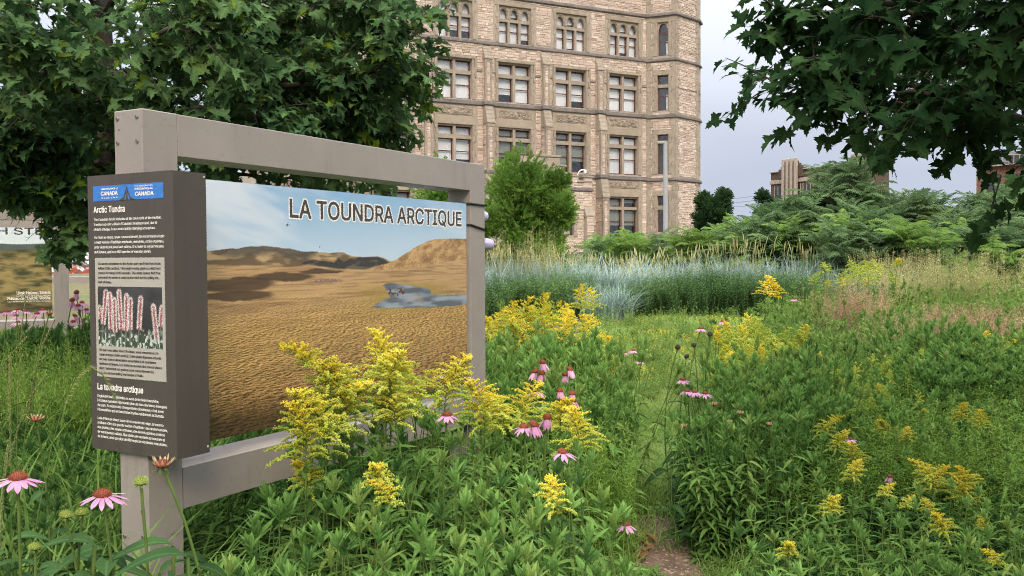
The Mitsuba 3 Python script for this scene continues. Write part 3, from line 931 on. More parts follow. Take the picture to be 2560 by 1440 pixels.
    for (zt, zb, zf, p0, p1) in ((18.45, 13.95, 17.5, .02, .46), (13.70, 8.6, 12.45, .46, .82), (8.32, -.5, 6.85, .82, 1.15)):
        put(bd, 'buttress', xf(bx(a + .03, b - .03, -p1 + .05, .0, zb, zf - .02), BM), 'mortar')
        for e in ((a + .01, a + .17), (b - .17, b - .01)):
            z = zb
            kq = 0
            while z < zf - .1:
                h = min(.45, zf - z)
                QUOINS.append(xf(cbx(e[0] + (.05 if kq % 2 and e[0] > a + .1 else 0), e[1] - (.05 if kq % 2 and e[0] < a + .1 else 0), -p1 + .005, -p1 + .3, z + .006, z + h - .006, .01), BM))
                z += h
                kq += 1
        stonework(BM, a + .16, b - .16, zb, zf - .05, (), -p1 + .05)
        # the side that shows is rubble too
        SM_ = frame(BM[:3, :3] @ np.array([a + .03, 0, 0]) + BM[:3, 3], -BM[:3, 1])
        stonework(SM_, .02, p1 - .32, zb, zf - .3) if k < 5 else None
        # sloping weathering of four slabs
        n = 4
        cap = []
        for s in range(n):
            zz1, zz0 = zt + (zf - .12 - zt) * s / n, zt + (zf - .12 - zt) * (s + 1) / n
            y1, y0 = -(p0 + (p1 + .06 - p0) * s / n), -(p0 + (p1 + .06 - p0) * (s + 1) / n)
            pr = Polygon([(y1, zz1), (y0 - .02, zz0 + .05), (y0 - .02, zz0 - .03), (.0, zz0 - .03), (.0, zz1)])
            m = extr(pr, b - a + .08)
            m.apply_transform(np.array([[0, 0, 1, a - .04], [1, 0, 0, 0], [0, 1, 0, 0], [0, 0, 0, 1.]]))
            cap.append(m)
        cap.append(cbx(a - .01, b + .01, -p1 - .02, .0, zf - .42, zf - .16, .02))
        put(bd, 'buttress_cap', xf(cat(cap), BM), 'ashlar')
        BLOCK += [(a, b, zb, zt)]
# string courses run the length of the front and step round the buttresses
for (zt, zb, pr) in ((22.63, 22.36, .18), (18.80, 18.54, .16), (14.06, 13.74, .16), (8.66, 8.35, .16)):
    m = [cbx(U0, U1 + .1, -pr, .03, zb, zt - .07, .03), cbx(U0, U1 + .1, -pr * .6, .03, zt - .068, zt, .02)]
    if zt < 15:
        for k in range(NB):
            o = -PITCHU * k
            pp = .46 if zt > 10 else .82
            m.append(cbx(7.82 + o, 8.71 + o, -pp - .14, -pr + .01, zb + .002, zt - .002, .04))
    put(bd, 'string_course', xf(cat(m), BM), 'course_dark')
    BLOCK.append((U0, U1 + .1, zb - .02, zt + .02))
PORCH_U = pl(BM, 1482, 500, -3.0)[0]
stonework(BM, U0 + .1, U1 - .05, 1.0, 26.4, BLOCK)
put(bd, 'parapet', xf(cbx(U0, U1, -.2, .5, 26.5, 27.05, .05), BM), 'ashlar')

# --- corner turret
J = BM[:3, :3] @ np.array([13.17, 0, 0]) + BM[:3, 3]
J = np.array([J[0], J[1], 0])
P2, P3 = J + 2.507 * np.array([math.sin(math.radians(113)), math.cos(math.radians(113)), 0]), None
P3 = P2 + 3.54 * np.array([math.sin(math.radians(44)), math.cos(math.radians(44)), 0])
P4 = P3 + 1.05 * np.array([math.sin(math.radians(20)), math.cos(math.radians(20)), 0])
P5 = P4 + 14 * BM[:3, 1]
TW = 0
for (A_, B_, win) in ((J, P2, 1), (P2, P3, 0), (P3, P4, 2), (P4, P5, 0)):
    ln = float(np.linalg.norm(B_ - A_))
    M = frame(A_, (B_ - A_) / ln)
    holes = []
    if win == 1:
        c0, c1 = pl(M, 1645.5, 300, .3)[0], pl(M, 1673, 300, .3)[0]
        zz = lambda y: pl(M, 1660, y, .25)[1]
        lev = [(zz(141), zz(57), 'A', zz(87), zz(80)), (zz(277.5), zz(189), 'B', zz(220), zz(212)), (zz(436), zz(337), 'C', zz(360), zz(352)), (zz(580), zz(490), 'D', zz(524.5), zz(514))]
        holes = [(c0, c1, a, b) for a, b, *_ in lev]
    if win == 2:
        holes = [(.30, .75, z, z + 2.6) for z in (14.6, 18.6, 4.2, 9.0)]
    put(bd, 'turret_wall', wall_slab(M, .0, ln, -1, ZTOP, holes, .45 if win != 2 else .3), 'mortar' if win != 2 else 'ashlar')
    blk = []
    for h in holes:
        blk.append((h[0] - .45, h[1] + .45, h[2] - .15, h[3] + .4))
        jambs(M, h[0], h[1], h[2], h[3], .26 if win == 1 else .14)
        put(bd, 'lintel', xf(cbx(h[0] - .42, h[1] + .42, -.055, .02, h[3] + .005, h[3] + .36, .01), M), 'ashlar') if win == 1 else None
        if win == 2:
            w = numbered(bd + '__window')
            sashes(w, M, [(h[0], h[1], h[2], h[3], 'white')], .2, 'white')
    if win == 1:
        for (z0, z1, nm, t1, t0) in lev:
            w = numbered(bd + '__window')
            if nm == 'A':
                trp = sbox(c0, z0, c1, z1 + .02).difference(sbox(c0 + .05, z0 + .02, c1 - .05, t0)).difference(trefoil(c0 + .02, c1 - .02, t1, t1 + .35, z1 - .05))
                put(bd, 'tracery', xf(flat_poly(trp, .10, .28), M), 'ashlar')
            else:
                put(bd, 'tracery', xf(bx(c0, c1, .10, .28, t0, t1), M), 'ashlar')
            sashes(w, M, [(c0 + .01, c1 - .01, z0 + .02, t0 + .02, 'curtain' if nm in 'AB' else 'none'), (c0 + .01, c1 - .01, t1 - .02, z1, 'none')], .28, '')
            labels[w] = {'label': 'single tall turret window with blue-grey glass'}
        put(bd, 'inner_wall', xf(bx(.25, ln - .25, 1.2, 1.4, -1, ZTOP - .3), M), 'room_dark')
    for (s, e) in ((0, .34), (ln - .34, ln)) if win != 2 else ():
        z, k = 0., 0
        while z < 26.3:
            h = float(srng.uniform(.4, .6))
            x0, x1 = (s, e + (.18 if k % 2 else 0)) if s == 0 else (s - (.18 if k % 2 else 0), e)
            QUOINS.append(xf(cbx(x0 + .01, x1 - .005, -.05, .02, z + .006, z + h - .006, .01), M))
            blk.append((x0, x1, z, z + h))
            z += h
            k += 1
    for (zt, zb, pr) in ((22.80, 22.48, .22), (18.93, 18.64, .18), (14.14, 13.80, .18), (8.72, 8.40, .18), (16.44, 16.34, .06)):
        zt, zb = zt - .17, zb - .12
        if zt < 16.5 and zt > 16 and win == 1:
            continue
        q = .08 if win == 2 else 0
        put(bd, 'string_course', xf(cat([cbx(-.07, ln + .12, -pr, .03, zb + q * .02, zt - .07, .03), cbx(-.05, ln + .09, -pr * .6, .03, zt - .068, zt, .02)]), M), 'course_dark')
        blk.append((-1, ln + 1, zb, zt))
    if win != 2:
        stonework(M, .05, ln - .05, 1.0, 26.4, blk)
    put(bd, 'parapet', xf(cbx(-.1, ln + .1, -.2, .4, 26.5, 27.05, .05), M), 'ashlar')
roofp = Polygon([tuple((J + .1 * BM[:3, 1])[:2]), tuple(P2[:2] * .0 + (P2 + .35 * BM[:3, 1])[:2]), tuple((P3 - .3 * BAX)[:2]), tuple((P4 - .3 * BAX)[:2]), tuple((P5 - .3 * BAX)[:2]), tuple((P5 - 45 * BAX)[:2]), tuple((J - (13.17 - U0 - .2) * BAX + .1 * BM[:3, 1])[:2])])
m = extr(roofp.buffer(0), .3)
m.apply_translation((0, 0, 26.2))
put(bd, 'roof', m, 'course_dark')
put(bd, 'side_wall', xf(bx(U0, U0 + .5, .55, 15, -1, 26.1), BM), 'mortar')
put(bd, 'rear_wall', xf(bx(U0, U1 + 3, 14.6, 15, -1, 26.1), BM), 'mortar')

# --- entrance porch in front, half hidden by a shrub
PM = frame(BM[:3, :3] @ np.array([0, -3.0, 0]) + BM[:3, 3], BAX)
pp = lambda x, y: pl(PM, x, y)
pr_u = pp(1481, 500)[0]
pc_u = pp(1352, 500)[0]                                    # centre of the doorway
out = [pp(1481, 450)[::1]]
zc = lambda y: pp(1440, y)[1]
prof_r = [(pr_u, -1), (pr_u, zc(443)), (pp(1459, 440)[0], zc(443)), (pp(1459, 440)[0], zc(456)), (pp(1444, 440)[0], zc(456)), (pp(1444, 440)[0], zc(442)), (pp(1428, 440)[0], zc(442)), (pp(1428, 440)[0], zc(456)), (pp(1413, 440)[0], zc(456)), (pp(1413, 440)[0], zc(418)), (pp(1400, 440)[0], zc(418)), (pp(1400, 440)[0], zc(396)), (pc_u, zc(396)), (pc_u, -1)]
half = Polygon(prof_r)
import shapely.affinity as saff
full = half.union(saff.scale(half, -1, 1, origin=(pc_u, 0))).buffer(0)
ah = pp(1412, 560)[0] - pc_u
door = pointed(pc_u - ah * .8, pc_u + ah * .8, -.9, 2.6, 2.6 + ah * 1.25)
lan = pointed(pp(1424, 560)[0], pp(1435, 560)[0], zc(588), zc(565), zc(553))
lan_l = saff.scale(lan, -1, 1, origin=(pc_u, 0))
put(bd, 'porch_wall', xf(flat_poly(full.difference(door).difference(lan).difference(lan_l), 0, .5), PM), 'mortar')
put(bd, 'porch_side', xf(cat([bx(pr_u - .5, pr_u - .01, .5, 2.98, -1, zc(456)), bx(2 * pc_u - pr_u + .01, 2 * pc_u - pr_u + .5, .5, 2.98, -1, zc(456))]), PM), 'mortar')
put(bd, 'porch_roof', xf(bx(2 * pc_u - pr_u + .5, pr_u - .5, .5, 2.98, zc(470), zc(466)), PM), 'course_dark')
put(bd, 'door', xf(bx(pc_u - ah * .8, pc_u + ah * .8, .42, .48, -.9, 2.6 + ah * 1.2), PM), 'sash')
put(bd, 'lancet_window', xf(cat([bx(q - .3, q + .3, .3, .33, zc(590), zc(550)) for q in (pp(1430, 560)[0], 2 * pc_u - pp(1430, 560)[0])]), PM), 'room_dark')
for i in range(3):
    g = .16 * i
    ring = pointed(pc_u - ah * .8 - g - .16, pc_u + ah * .8 + g + .16, -.9, 2.6, 2.6 + ah * 1.25 + g * 1.3 + .2).difference(pointed(pc_u - ah * .8 - g - .03, pc_u + ah * .8 + g + .03, -1, 2.6, 2.6 + ah * 1.25 + g * 1.3 + .04))
    put(bd, 'arch_moulding', xf(flat_poly(ring, -.05 - .05 * i, .02), PM), 'ashlar')
caps = []
for (x0, x1, y, h) in ((1419, 1446, 442, .14), (1456, 1483, 443, .14), (1411, 1430, 456, .18), (1443, 1460, 456, .18), (1399, 1416, 418, .12), (1340, 1402, 396, .16)):
    caps.append(cbx(pp(x0, 440)[0], pp(x1, 440)[0], -.1, .58, zc(y), zc(y) + h, .02))
for q in caps:
    put(bd, 'coping', xf(q, PM), 'ashlar')
put(bd, 'string_course', xf(cbx(2 * pc_u - pr_u, pp(1482, 470)[0], -.14, .02, zc(477), zc(469), .03), PM), 'course_dark')
pier = cbx(pp(1367, 440)[0], pp(1399, 440)[0], -.07, .02, zc(440), zc(398), .02)
put(bd, 'porch_pier', xf(pier, PM), 'ashlar')
sb0, sb1 = pp(1461, 560)[0], pp(1479, 560)[0]
put(bd, 'buttress', xf(cat([bx(sb0, sb1, -.35, .0, -1, zc(538)), bx(sb0 - .06, sb1 + .06, -.6, .0, -1, zc(608))]), PM), 'mortar')
stonework(PM, sb0 + .02, sb1 - .02, 1.2, zc(538), (), -.35)
for (zt, zf, p0, p1, e) in ((515, 537, .02, .42, .07), (600, 612, .36, .66, .1)):
    pr = Polygon([(-p0, zc(zt)), (-p1, zc(zf)), (-p1, zc(zf) - .14), (0, zc(zf) - .14), (0, zc(zt))])
    m = extr(pr, sb1 - sb0 + 2 * e)
    m.apply_transform(np.array([[0, 0, 1, sb0 - e], [1, 0, 0, 0], [0, 1, 0, 0], [0, 0, 0, 1.]]))
    put(bd, 'buttress_cap', xf(m, PM), 'ashlar')
l0, l1 = pp(1420, 560)[0], pp(1443, 560)[0]
jambs(PM, pp(1423, 560)[0], pp(1436, 560)[0], zc(592), zc(548), .16)
put(bd, 'hood_mould', xf(cbx(l0 - .1, l1 + .1, -.12, .02, zc(548) + .02, zc(546) + .12, .02), PM), 'ashlar')
stonework(PM, pc_u + ah * .8 + .55, pr_u - .02, .8, zc(457), [(l0, l1 - .02, zc(594), zc(545)), (sb0 - .05, sb1 + .05, -1, zc(514)), (-99, 99, zc(478), zc(468)), (pc_u - 9, pc_u + ah * .8 + .5, -1, 5.6)])
stonework(PM, pp(1429, 440)[0], pp(1443, 440)[0], zc(456), zc(443))
stonework(PM, pp(1460, 440)[0], pr_u - .02, zc(456), zc(444))
stonework(PM, pp(1401, 440)[0], pp(1412.5, 440)[0], zc(456), zc(419))

# stones: the largest are parts of their own, the others one part
STONES.sort(key=lambda s: -(s[2] - s[1]) * (s[4] - s[3]))
for st in STONES[:280]:
    put(bd, 'stone', stone_mesh(st), f'stone_tone_{st[7]}')
b = MB()
cols = []
for st in STONES[280:]:
    b.add(*stone_mesh(st))
    cols.append(np.tile(np.clip(np.array(PAL[st[7]]) * st[8], 0, .8), (8, 1)))
v, f, _ = b.get()
put(bd, 'stonework', (v, f), 'stone_rubble', kind='stuff', color=np.vstack(cols))
QUOINS.sort(key=lambda m: -m.area)
for m in QUOINS[:280]:
    put(bd, 'quoin', m, 'ashlar')
put(bd, 'small_quoins', cat(QUOINS[280:]), 'ashlar', kind='stuff')

# security camera on the porch parapet
cc = thing('security_camera', 'white dome security camera on a curved arm on the porch parapet', 'camera')
o_ = PM[:3, :3] @ np.array([pp(1447, 450)[0], .2, 0]) + PM[:3, 3]
zb, zt = zc(449), zc(423)
h = zt - zb
pts = [(0, 0, zb), (.02, 0, zb + h * .5), (.12, 0, zb + h * .78), (.32, 0, zt - .05), (.50, 0, zt), (.66, 0, zt)]
v, f = tube([np.array(o_) + np.array([p[0] * BAX[0], p[0] * BAX[1], p[2]]) for p in pts], .055, 8)
put(cc, 'arm', (v, f), 'camera_white', smooth=40)
m = cat([trimesh.creation.cylinder(.13, .22, sections=16), xf(trimesh.creation.icosphere(2, .125), np.array([[1, 0, 0, 0], [0, 1, 0, 0], [0, 0, 1, -.11], [0, 0, 0, 1.]]))])
m.apply_translation(np.array(o_) + np.array([.70 * BAX[0], .70 * BAX[1], zt - .1]))
put(cc, 'housing', m, 'camera_white', smooth=40)

# street lamp
lp = thing('street_lamp', 'tall plain grey lamp post with a short flat head in front of the turret', 'street lamp')
b0, t0 = at(1664, 640, 40), at(1663.5, 357, 40)
put(lp, 'pole', tube([(b0[0], 40, .2), (b0[0], 40, t0[2] * .5), (t0[0], 40, t0[2])], [.115, .105, .09], 14), 'galvanised', smooth=40)
put(lp, 'lamp_head', cbx(t0[0] - .34, t0[0] + .04, 39.93, 40.07, t0[2] - .02, t0[2] + .05, .015), 'galvanised')

# ------------------------------------------------------------------ far buildings on the right
principled('brick_brown', noisy((.085, .055, .045), .3, .5), .9)
principled('pale_stone', noisy((.33, .28, .24), .2, .6), .9)
principled('window_dark', (.04, .045, .05), .2)
principled('brick_red', noisy((.15, .075, .06), .2, .6), .9)
principled('cladding_grey', (.17, .19, .22), .6)
fb = thing('brick_building', 'dark brown brick block with pale vertical fins and stepped parapets beyond the sumac', 'building')
_o = at(1927, 560, 140)
FAX = np.array([math.sin(math.radians(152)), math.cos(math.radians(152)), 0])
FM = frame((_o[0], _o[1], 0), FAX)
fp = lambda x, y: pl(FM, x, y)
fz = lambda y: fp(1935, y)[1]
e1 = fp(2170, 480)[0]
top = fp(1935, 432)[1]
put(fb, 'wall', xf(bx(0, e1, 0, 4, -1, top), FM), 'brick_brown')
for xa, xb in ((1950, 2010), (2128, 2170)):
    steps = []
    ua, ub = fp(xa, 450)[0], fp(xb, 450)[0]
    n = 4
    zt = fp((xa + xb) / 2, 403)[1] if xa < 2000 else fp(2150, 385)[1] - .3
    for i in range(n):
        g = (ub - ua) * .10 * i
        steps.append(bx(ua + g, ub - g, -.3 - .02 * i, .4 + .02 * i, top - 1.0 + .01 * i, top + (zt - top) * (i + 1) / n))
    put(fb, 'parapet', xf(cat(steps), FM), 'brick_brown')
    for i in range(4):
        uc = ua + (ub - ua) * (.26 + .17 * i)
        put(fb, 'fin', xf(cbx(uc - .22, uc + .22, -.75, -.29, top - 6, zt + .35, .05), FM), 'pale_stone')
put(fb, 'string_course', xf(cat([cbx(-.1, e1, -.2, .02, top - 1.75, top - 1.15, .05), cbx(-.1, e1, -.25, .02, top - .02, top + .12, .03)]), FM), 'pale_stone')
for i in range(9):
    u = .9 + i * (e1 - 1) / 9
    for z in (top - 4.3, top - 8):
        w = put(fb, 'window', xf(bx(u, u + 1.3, -.04, .02, z, z + 2.2), FM), 'window_dark')
        put(w, 'mullion', xf(cat([bx(u - .1, u + .0, -.1, .02, z, z + 2.3), bx(u + .6, u + .7, -.1, .02, z, z + 2.2), bx(u + 1.3, u + 1.4, -.1, .02, z, z + 2.3)]), FM), 'pale_stone')
mb = thing('apartment_block', 'modern grey and red brick block half hidden behind the maple leaves at the right', 'building')
_o = at(2440, 560, 95)
MM = frame((_o[0], _o[1], 0), np.array([math.sin(math.radians(118)), math.cos(math.radians(118)), 0]))
mp = lambda x, y: pl(MM, x, y)
u1_ = mp(2680, 400)[0]
put(mb, 'wall', xf(bx(0, u1_, 0, 10, -1, mp(2450, 415)[1]), MM), 'brick_red')
put(mb, 'upper_storey', xf(bx(.6, u1_, .5, 9, mp(2450, 415)[1], mp(2480, 380)[1]), MM), 'cladding_grey')
for i in range(6):
    u = 1 + i * 2.0
    z = mp(2450, 415)[1]
    put(mb, 'window', xf(bx(u, u + 1.2, .44, .52, z + .2, z + 1.0), MM), 'window_dark')
    put(mb, 'window', xf(bx(u, u + 1.2, -.04, .02, z - 2.6, z - .9), MM), 'window_dark')
z = mp(2450, 415)[1]
put(mb, 'railing', xf(cat([bx(-.2, u1_, -.5, -.44, z + .9, z + .98)] + [bx(q, q + .05, -.49, -.45, z, z + .9) for q in np.arange(-.2, u1_, .5)] + [bx(-.2, u1_, -.55, .0, z - .12, z + .0)]), MM), 'pale_stone')

# ------------------------------------------------------------------ leaves
def leaf(Ln, Wd, fold=.25, droop=.3, seg=4, base=.12, peak=.38):
    """a lanceolate leaf along +x in the local xy plane, folded along its midrib and drooping towards the tip"""
    t = np.linspace(0, 1, seg + 1)
    w = np.where(t < peak, base + (1 - base) * np.sin(t / peak * math.pi / 2), np.cos((t - peak) / (1 - peak) * math.pi / 2) ** 1.15) * Wd / 2
    w[-1] = 0
    x, z = Ln * t * (1 - .12 * droop * t), -droop * Ln * t ** 2 * .6
    v, uv = [], []
    for i in range(seg + 1):
        v += [[x[i], -w[i], z[i] + w[i] * fold], [x[i], 0, z[i]], [x[i], w[i], z[i] + w[i] * fold]]
        uv += [[0, t[i]], [.5, t[i]], [1, t[i]]]
    f = []
    for i in range(seg):
        a = 3 * i
        for k in (0, 1):
            if i < seg - 1:
                f += [[a + k, a + 3 + k, a + 4 + k], [a + k, a + 4 + k, a + 1 + k]]
            else:
                f += [[a + k, a + 4, a + 1 + k]]
    return np.array(v), np.array(f), np.array(uv)


def outline_leaf(pts, bend=.25, cup=.12):
    """a flat leaf from its outline (base at the origin, tip along +x), gently cupped"""
    p = Polygon(pts)
    v2, f = trimesh.creation.triangulate_polygon(p, engine='earcut')
    # a midrib row of points so that the blade can bend
    x, y = v2[:, 0], v2[:, 1]
    z = -bend * x ** 2 + cup * np.abs(y)
    return np.stack([x, y, z], 1), np.asarray(f), np.stack([.5 + y, x], 1)


MAPLE = [(0, 0), (.02, .10), (-.10, .16), (-.22, .34), (-.08, .33), (-.02, .42), (.08, .38), (.12, .48), (.22, .66), (.26, .52), (.36, .56), (.38, .42), (.44, .24), (.48, .16), (.60, .30), (.62, .20), (.76, .24), (.76, .12), (1.0, 0)]
MAPLE = MAPLE + [(x, -y) for x, y in MAPLE[-2:0:-1]]


def maple_leaf(size, seed):
    r = np.random.default_rng(seed)
    pts = [(x * (1 + r.normal(0, .02)), y * (1 + r.normal(0, .04))) for x, y in MAPLE]
    v, f, uv = outline_leaf(pts, .15 + .65 * r.random(), .05 + .38 * r.random())
    return v * size, f, uv


MAPLES = [maple_leaf(1., s) for s in range(7)]
GOLDEN = 2.39996


def tuft_leaf(mb, o, az, el, Ln, Wd, droop, roll=0., seg=4, fold=.25):
    v, f, uv = leaf(Ln, Wd, fold, droop, seg)
    d = np.array([math.cos(az) * math.cos(el), math.sin(az) * math.cos(el), math.sin(el)])
    n = np.array([-math.cos(az) * math.sin(el), -math.sin(az) * math.sin(el), math.cos(el)]) + np.array([math.cos(az + 1.57), math.sin(az + 1.57), 0]) * roll
    mb.add(v, f, uv, basis(d, n, o))


# ------------------------------------------------------------------ kinds of plants
def goldenrod_leaves(r, H, n=34, start=.12, single=True, flower=False, ln=.095, wd=.017):
    """leaves up a stem; returns a list of (MB) one per leaf"""
    out = []
    bend = r.normal(0, .05, 2)
    for i in range(n):
        t = i / (n - 1)
        z = H * (1 - (1 - start) * (1 - t) ** 1.0)
        if not flower and t > .72:
            z = H - (1 - t) * .28 * H * .55
        dn = H - z
        L_ = ln * np.clip(.42 + dn / .13, .42, 1.) * r.uniform(.8, 1.2)
        if flower:
            L_ *= np.clip(.45 + dn / .3, .45, 1)
        el = 1.15 * math.exp(-dn / .035) + .36 - .40 * np.clip(dn / .22, 0, 1) + r.normal(0, .16)
        if flower:
            el = .75 - .5 * np.clip(dn / .3, 0, 1) + r.normal(0, .15)
        m = MB()
        tuft_leaf(m, (bend[0] * (z / H) ** 2, bend[1] * (z / H) ** 2, z), i * GOLDEN + r.normal(0, .25), el, L_, wd * r.uniform(.8, 1.15) * (.75 + .25 * L_ / ln), r.uniform(.25, .9) * np.clip(dn / .1, .3, 1), r.normal(0, .25))
        out.append(m)
    return out, bend


def merged(ms):
    a = MB()
    for m in ms:
        a.add(*m.get())
    return a


def stem_mb(pts, rad, sides=5):
    v, f = tube(pts, rad, sides)
    return MB().add(v, f)


def stem_curve(H, bend, n=6):
    t = np.linspace(0, 1, n)
    return np.stack([bend[0] * t ** 2, bend[1] * t ** 2, H * t], 1)


def floret(r):
    v = np.array([[0, 0, -.6], [.8, 0, .3], [-.4, .75, .3], [-.4, -.75, .3], [0, 0, 1.0]])
    return v, np.array([[0, 2, 1], [0, 3, 2], [0, 1, 3], [4, 1, 2], [4, 2, 3], [4, 3, 1]])


def panicle(r, size, nb=24, nf=34, fs=.0042, lean=.25):
    """the plume of a goldenrod: arching branches set with florets along their upper side; (gold MB, lime MB, twig MB)"""
    gold, lime, twig = MB(), MB(), MB()
    ax = r.uniform(0, 6.28)
    fv, ff = floret(r)
    uv0 = np.full((len(fv), 2), .25)

    def spine(t):
        return np.array([math.cos(ax) * lean * size * t ** 2.2, math.sin(ax) * lean * size * t ** 2.2, size * (t - .18 * lean * t ** 3)])
    pts = [spine(t) for t in np.linspace(0, 1, 6)]
    v, f = tube(pts, np.linspace(.0022, .0008, 6), 4)
    twig.add(v, f)
    G, L_ = [], []
    for i in range(nb + 1):
        t = .03 + .93 * (i / nb) ** .95
        o = spine(t)
        ln = size * (.62 * (1 - t) ** .8 + .10) * r.uniform(.75, 1.2)
        az = i * GOLDEN + r.normal(0, .3)
        el0 = .55 + .6 * t + r.normal(0, .12)
        last = i == nb
        if last:
            ln, el0 = size * .12, 1.2
        ks = np.linspace(0, 1, 7)
        P = []
        for k in ks:
            el = el0 - 1.35 * k * (1 - .4 * t)
            P.append([math.cos(az) * math.cos(el), math.sin(az) * math.cos(el), math.sin(el)])
        P = o + np.cumsum(np.vstack([[0, 0, 0], np.array(P[:-1]) * ln / 6]), 0)
        v, f = tube(P, np.linspace(.0011, .0005, 7), 3)
        twig.add(v, f)
        m = max(6, int(nf * ln / (size * .5)))
        for j in range(m):
            k = .12 + .88 * (j + r.random()) / m
            q = np.array([np.interp(k, ks, P[:, c]) for c in range(3)])
            q += r.normal(0, fs * .75, 3) + np.array([0, 0, fs * .8])
            d = r.normal(0, .6, 3) + np.array([0, 0, 1.])
            (G if r.random() < .22 + .75 * t - .45 * k * (1 - t) else L_).append(basis(np.cross(d, [1, .3, 0]), d / np.linalg.norm(d), q, fs * r.uniform(.7, 1.35)))
    for lst, mb in ((G, gold), (L_, lime)):
        if lst:
            mb.add(*many(fv, ff, uv0, lst))
    return gold, lime, twig, ax


GREEN_SHOOT, GREEN_SHOOT_FAR, GOLD_PLANT, GOLD_FAR = [], [], [], []
for s in range(6):
    r = np.random.default_rng(100 + s)
    H = .80
    lv, bend = goldenrod_leaves(r, H, 36, .25, ln=.115, wd=.0215)
    parts = {'stem': stem_mb(stem_curve(H, bend), np.linspace(.004, .002, 6)).ply('stem_green')}
    for i, m in enumerate(lv):
        parts['leaf' if i == 0 else f'leaf_{i:03d}'] = m.ply(('leaf_goldenrod', 'leaf_goldenrod', 'leaf_sedge', 'leaf_goldenrod', 'leaf_goldenrod_dark', 'leaf_goldenrod')[s])
    GREEN_SHOOT.append((group(f'shoot_group_{s}', **parts), H))
for s in range(4):
    r = np.random.default_rng(140 + s)
    H = .80
    lv, bend = goldenrod_leaves(r, H, 44, .1, ln=.105, wd=.022)
    GREEN_SHOOT_FAR.append((merged(lv + [stem_mb(stem_curve(H, bend), .003, 3)]).get(), H))
for s in range(8):
    r = np.random.default_rng(200 + s)
    H, S = .78, (.17, .20, .15, .19, .17, .13, .19, .09)[s]
    lv, bend = goldenrod_leaves(r, H, 36, .2, flower=True, ln=.11, wd=.020)
    gold, lime, twig, ax = panicle(r, S, 46 if s < 7 else 30, 72 if s < 7 else 46, .0033, (.7, .45, .6, .25, .9, .5, .55, .8)[s])
    top = np.eye(4)
    top[:3, 3] = bend[0], bend[1], H - .01

    def up(m):
        v, f, uv = m.get()
        return MB().add(v, f, uv, top)
    stem = stem_mb(stem_curve(H, bend), np.linspace(.0045, .0025, 6))
    parts = {'stem': stem.ply('stem_green')}
    for i, m in enumerate(lv):
        parts['leaf' if i == 0 else f'leaf_{i:03d}'] = m.ply('leaf_goldenrod')
    parts['flower_head'] = up(gold).ply('floret_gold')
    parts['flower_buds'] = up(lime).ply('floret_lime')
    parts['twigs'] = up(twig).ply('stem_green')
    GOLD_PLANT.append((group(f'goldenrod_group_{s}', **parts), H + S * .9))
    g2, l2, t2, ax = panicle(np.random.default_rng(300 + s), S, 22, 32, .0047, .3)
    lv, bend = goldenrod_leaves(r, H, 40, .1, flower=True, ln=.095, wd=.018)
    for nm, ga, gb in (('ripe', 'floret_gold', 'floret_gold'), ('unripe', 'floret_lime', 'floret_lime'), ('mixed', 'floret_gold', 'floret_lime')):
        parts = {'stem': stem.ply('stem_green'), 'foliage': merged(lv).ply('leaf_goldenrod'), 'flower_head': up(g2).ply(ga), 'flower_buds': up(l2).ply(gb)}
        GOLD_FAR.append((group(f'goldenrod_far_{nm}_{s}', **parts), H + S * .9, nm))


# --- coneflowers
def petal_ring(r, n, el, Ln, Wd, jitter=.12):
    out = []
    for i in range(n):
        m = MB()
        e = el + r.normal(0, jitter)
        v, f, uv = leaf(Ln * r.uniform(.88, 1.08), Wd * r.uniform(.85, 1.1), -.12, .25 if el < .3 else -.2, 4, .35, .6)
        az = i / n * 6.283 + r.normal(0, .06)
        d = np.array([math.cos(az) * math.cos(e), math.sin(az) * math.cos(e), math.sin(e)])
        nn = np.array([-math.cos(az) * math.sin(e), -math.sin(az) * math.sin(e), math.cos(e)])
        m.add(v, f, uv, basis(d, nn, (math.cos(az) * .011, math.sin(az) * .011, 0)))
        out.append(m)
    return out


def spiky_dome(r, rad, h, n=110, spike=.0035):
    v = trimesh.creation.icosphere(2, 1.)
    vv = v.vertices * [rad, rad, h]
    vv[:, 2] = np.where(vv[:, 2] < 0, vv[:, 2] * .35, vv[:, 2])
    m = MB().add(vv, v.faces)
    tv, tf = np.array([[0, 0, 1.], [.28, 0, 0], [-.14, .24, 0], [-.14, -.24, 0]]), np.array([[0, 1, 2], [0, 2, 3], [0, 3, 1]])
    for i in range(n):
        z = 1 - (i + .5) / n
        a = i * GOLDEN
        q = math.sqrt(1 - z * z)
        d = np.array([q * math.cos(a), q * math.sin(a), z])
        M = basis(np.cross(d, [.3, 1, .2]), d, d * [rad, rad, h], spike)
        m.add(tv, tf, None, M)
    return m


